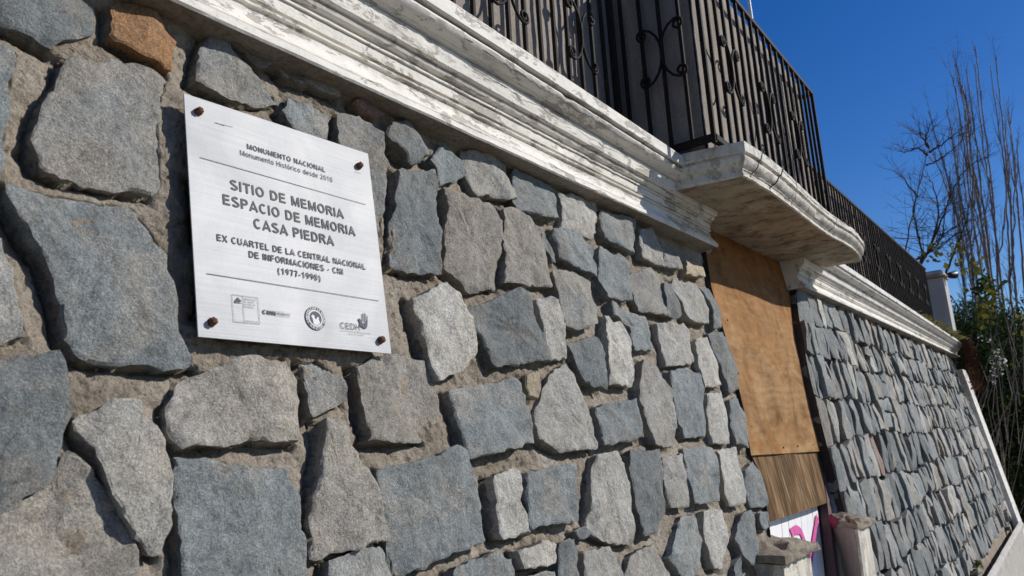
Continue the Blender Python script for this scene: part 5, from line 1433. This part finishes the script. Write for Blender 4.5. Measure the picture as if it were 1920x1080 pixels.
# shrubs: trunk plus many small leaves in a ragged volume
def shrub(label, cx_, cy_, d, rad, n_, size, mats, cat='shrub', name='shrub', asp=.25, upb=.8):
    c = atd(cx_, cy_, d); g0 = (c[0], c[1], gz(c[0])-.14); t = thing(name, label, cat, g0)
    k = rs.normal(size=(n_, 3)); k /= np.linalg.norm(k, axis=1)[:, None]
    lump = np.array([1+.45*noise.noise(Vector(q*2.3)+Vector((cx_, 0, d)))+.25*noise.noise(Vector(q*6)+Vector((cx_, 3, d))) for q in k])
    rr_ = rs.rand(n_)**.35
    P = c+k*(rr_*lump)[:, None]*np.array(rad)
    P = P[P[:, 2] > g0[2]]
    hs_ = rs.rand(len(P))
    for i, m_ in enumerate(mats):
        s_ = P[(hs_ >= i/len(mats)) & (hs_ < (i+1)/len(mats))]
        V, F_ = quads(s_, size, rs, asp, upb); fastmesh('foliage', V, F_, m_, t)
    parts = []
    for i in range(7):
        a = rs.uniform(0, 2*pi); q = np.array(g0)+np.array([cos(a), sin(a), 0])*.15; e = c+np.array([cos(a)*rad[0]*.6, sin(a)*rad[1]*.6, rad[2]*.6])
        parts.append(tube_vf([q, (q+e)/2+rs.normal(0, .1, 3), e], [.05, .035, .012], 5, False))
    V, Fc = merge(parts); put('branches', V, Fc, M['bark_dark'], t)
    return t
DL, ML = M['dark_leaf'], M['mid_leaf']
shrub('large dark feathery shrub just right of the wall corner, under the poplars', 1850, 730, 17.5, (1.5, 1.5, 1.65), 30000, .05, [DL])
shrub('dark evergreen shrub at the right picture edge below the poplars', 1915, 760, 19, (1.7, 1.7, 2.0), 26000, .055, [DL, DL, DL, ML])
shrub('mid green shrub low at the right picture edge', 1945, 920, 17, (1.7, 1.7, 2.2), 24000, .05, [DL, DL, DL, ML])
shrub('dark shrub low behind the far end of the wall', 1890, 860, 20, (2.0, 2.0, 2.2), 22000, .055, [DL])
shrub('broad dark hedge mass far behind the other shrubs', 1960, 800, 27, (3.8, 3.8, 3.4), 30000, .09, [DL, DL, DL, ML])
shrub('low green bushes right of the post foot behind the cornice end', 1815, 620, 22, (1.0, 1.0, .7), 7000, .05, [ML, DL])
# thin bare stems in front of the hedge
parts = []
for i in range(46):
    x = rs.uniform(1812, 1925); y = rs.uniform(700, 1050); x2 = x+rs.normal(8, 28); y2 = y-rs.uniform(60, 260); d = rs.uniform(14.3, 15.6)
    a = atd(x, y, d); b_ = atd(x2, y2, d+.3); m_ = (a+b_)/2+rs.normal(0, .12, 3)
    parts.append(tube_vf([a, m_, b_], [.008, .006, .002], 3, False))
V, Fc = merge(parts); tag(put('dry_stems', V, Fc, M['twig'], None), 'tangle of thin dry stems in front of the dark shrubs', 'stems', kind='stuff')
# white flowers
fb = []
cl = [(1845,632),(1852,640),(1868,658),(1872,668),(1878,676),(1866,682),(1874,690),(1880,684),(1862,672),(1876,700),(1868,704),(1864,715),(1885,672),(1870,662),(1860,694)]
c0 = atd(1870, 680, 13.6); fl = thing('flowering_branch', 'branch of small white blossoms in front of the dark shrub', 'flowers', tuple(c0))
P = np.vstack([atd(x, y, 13.6)+rs.normal(0, .028, (5, 3)) for x, y in cl]); V, F_ = quads(P, .019, rs, .8); fastmesh('blossoms', V, F_, M['petal'], fl)
V, Fc = tube_vf([atd(1890, 830, 13.7), atd(1880, 760, 13.6), atd(1872, 700, 13.6), atd(1868, 655, 13.6), atd(1846, 630, 13.6)], [.012, .01, .008, .005, .003], 4); put('branch', V, Fc, M['twig'], fl)
P = np.vstack([atd(x+rs.normal(0, 6), y+rs.normal(0, 10), 13.65)+rs.normal(0, .05, (4, 3)) for x, y in cl for _ in range(2)]); V, F_ = quads(P, .03, rs, .5); fastmesh('leaves', V, F_, ML, fl)

scene.render.engine = 'CYCLES'
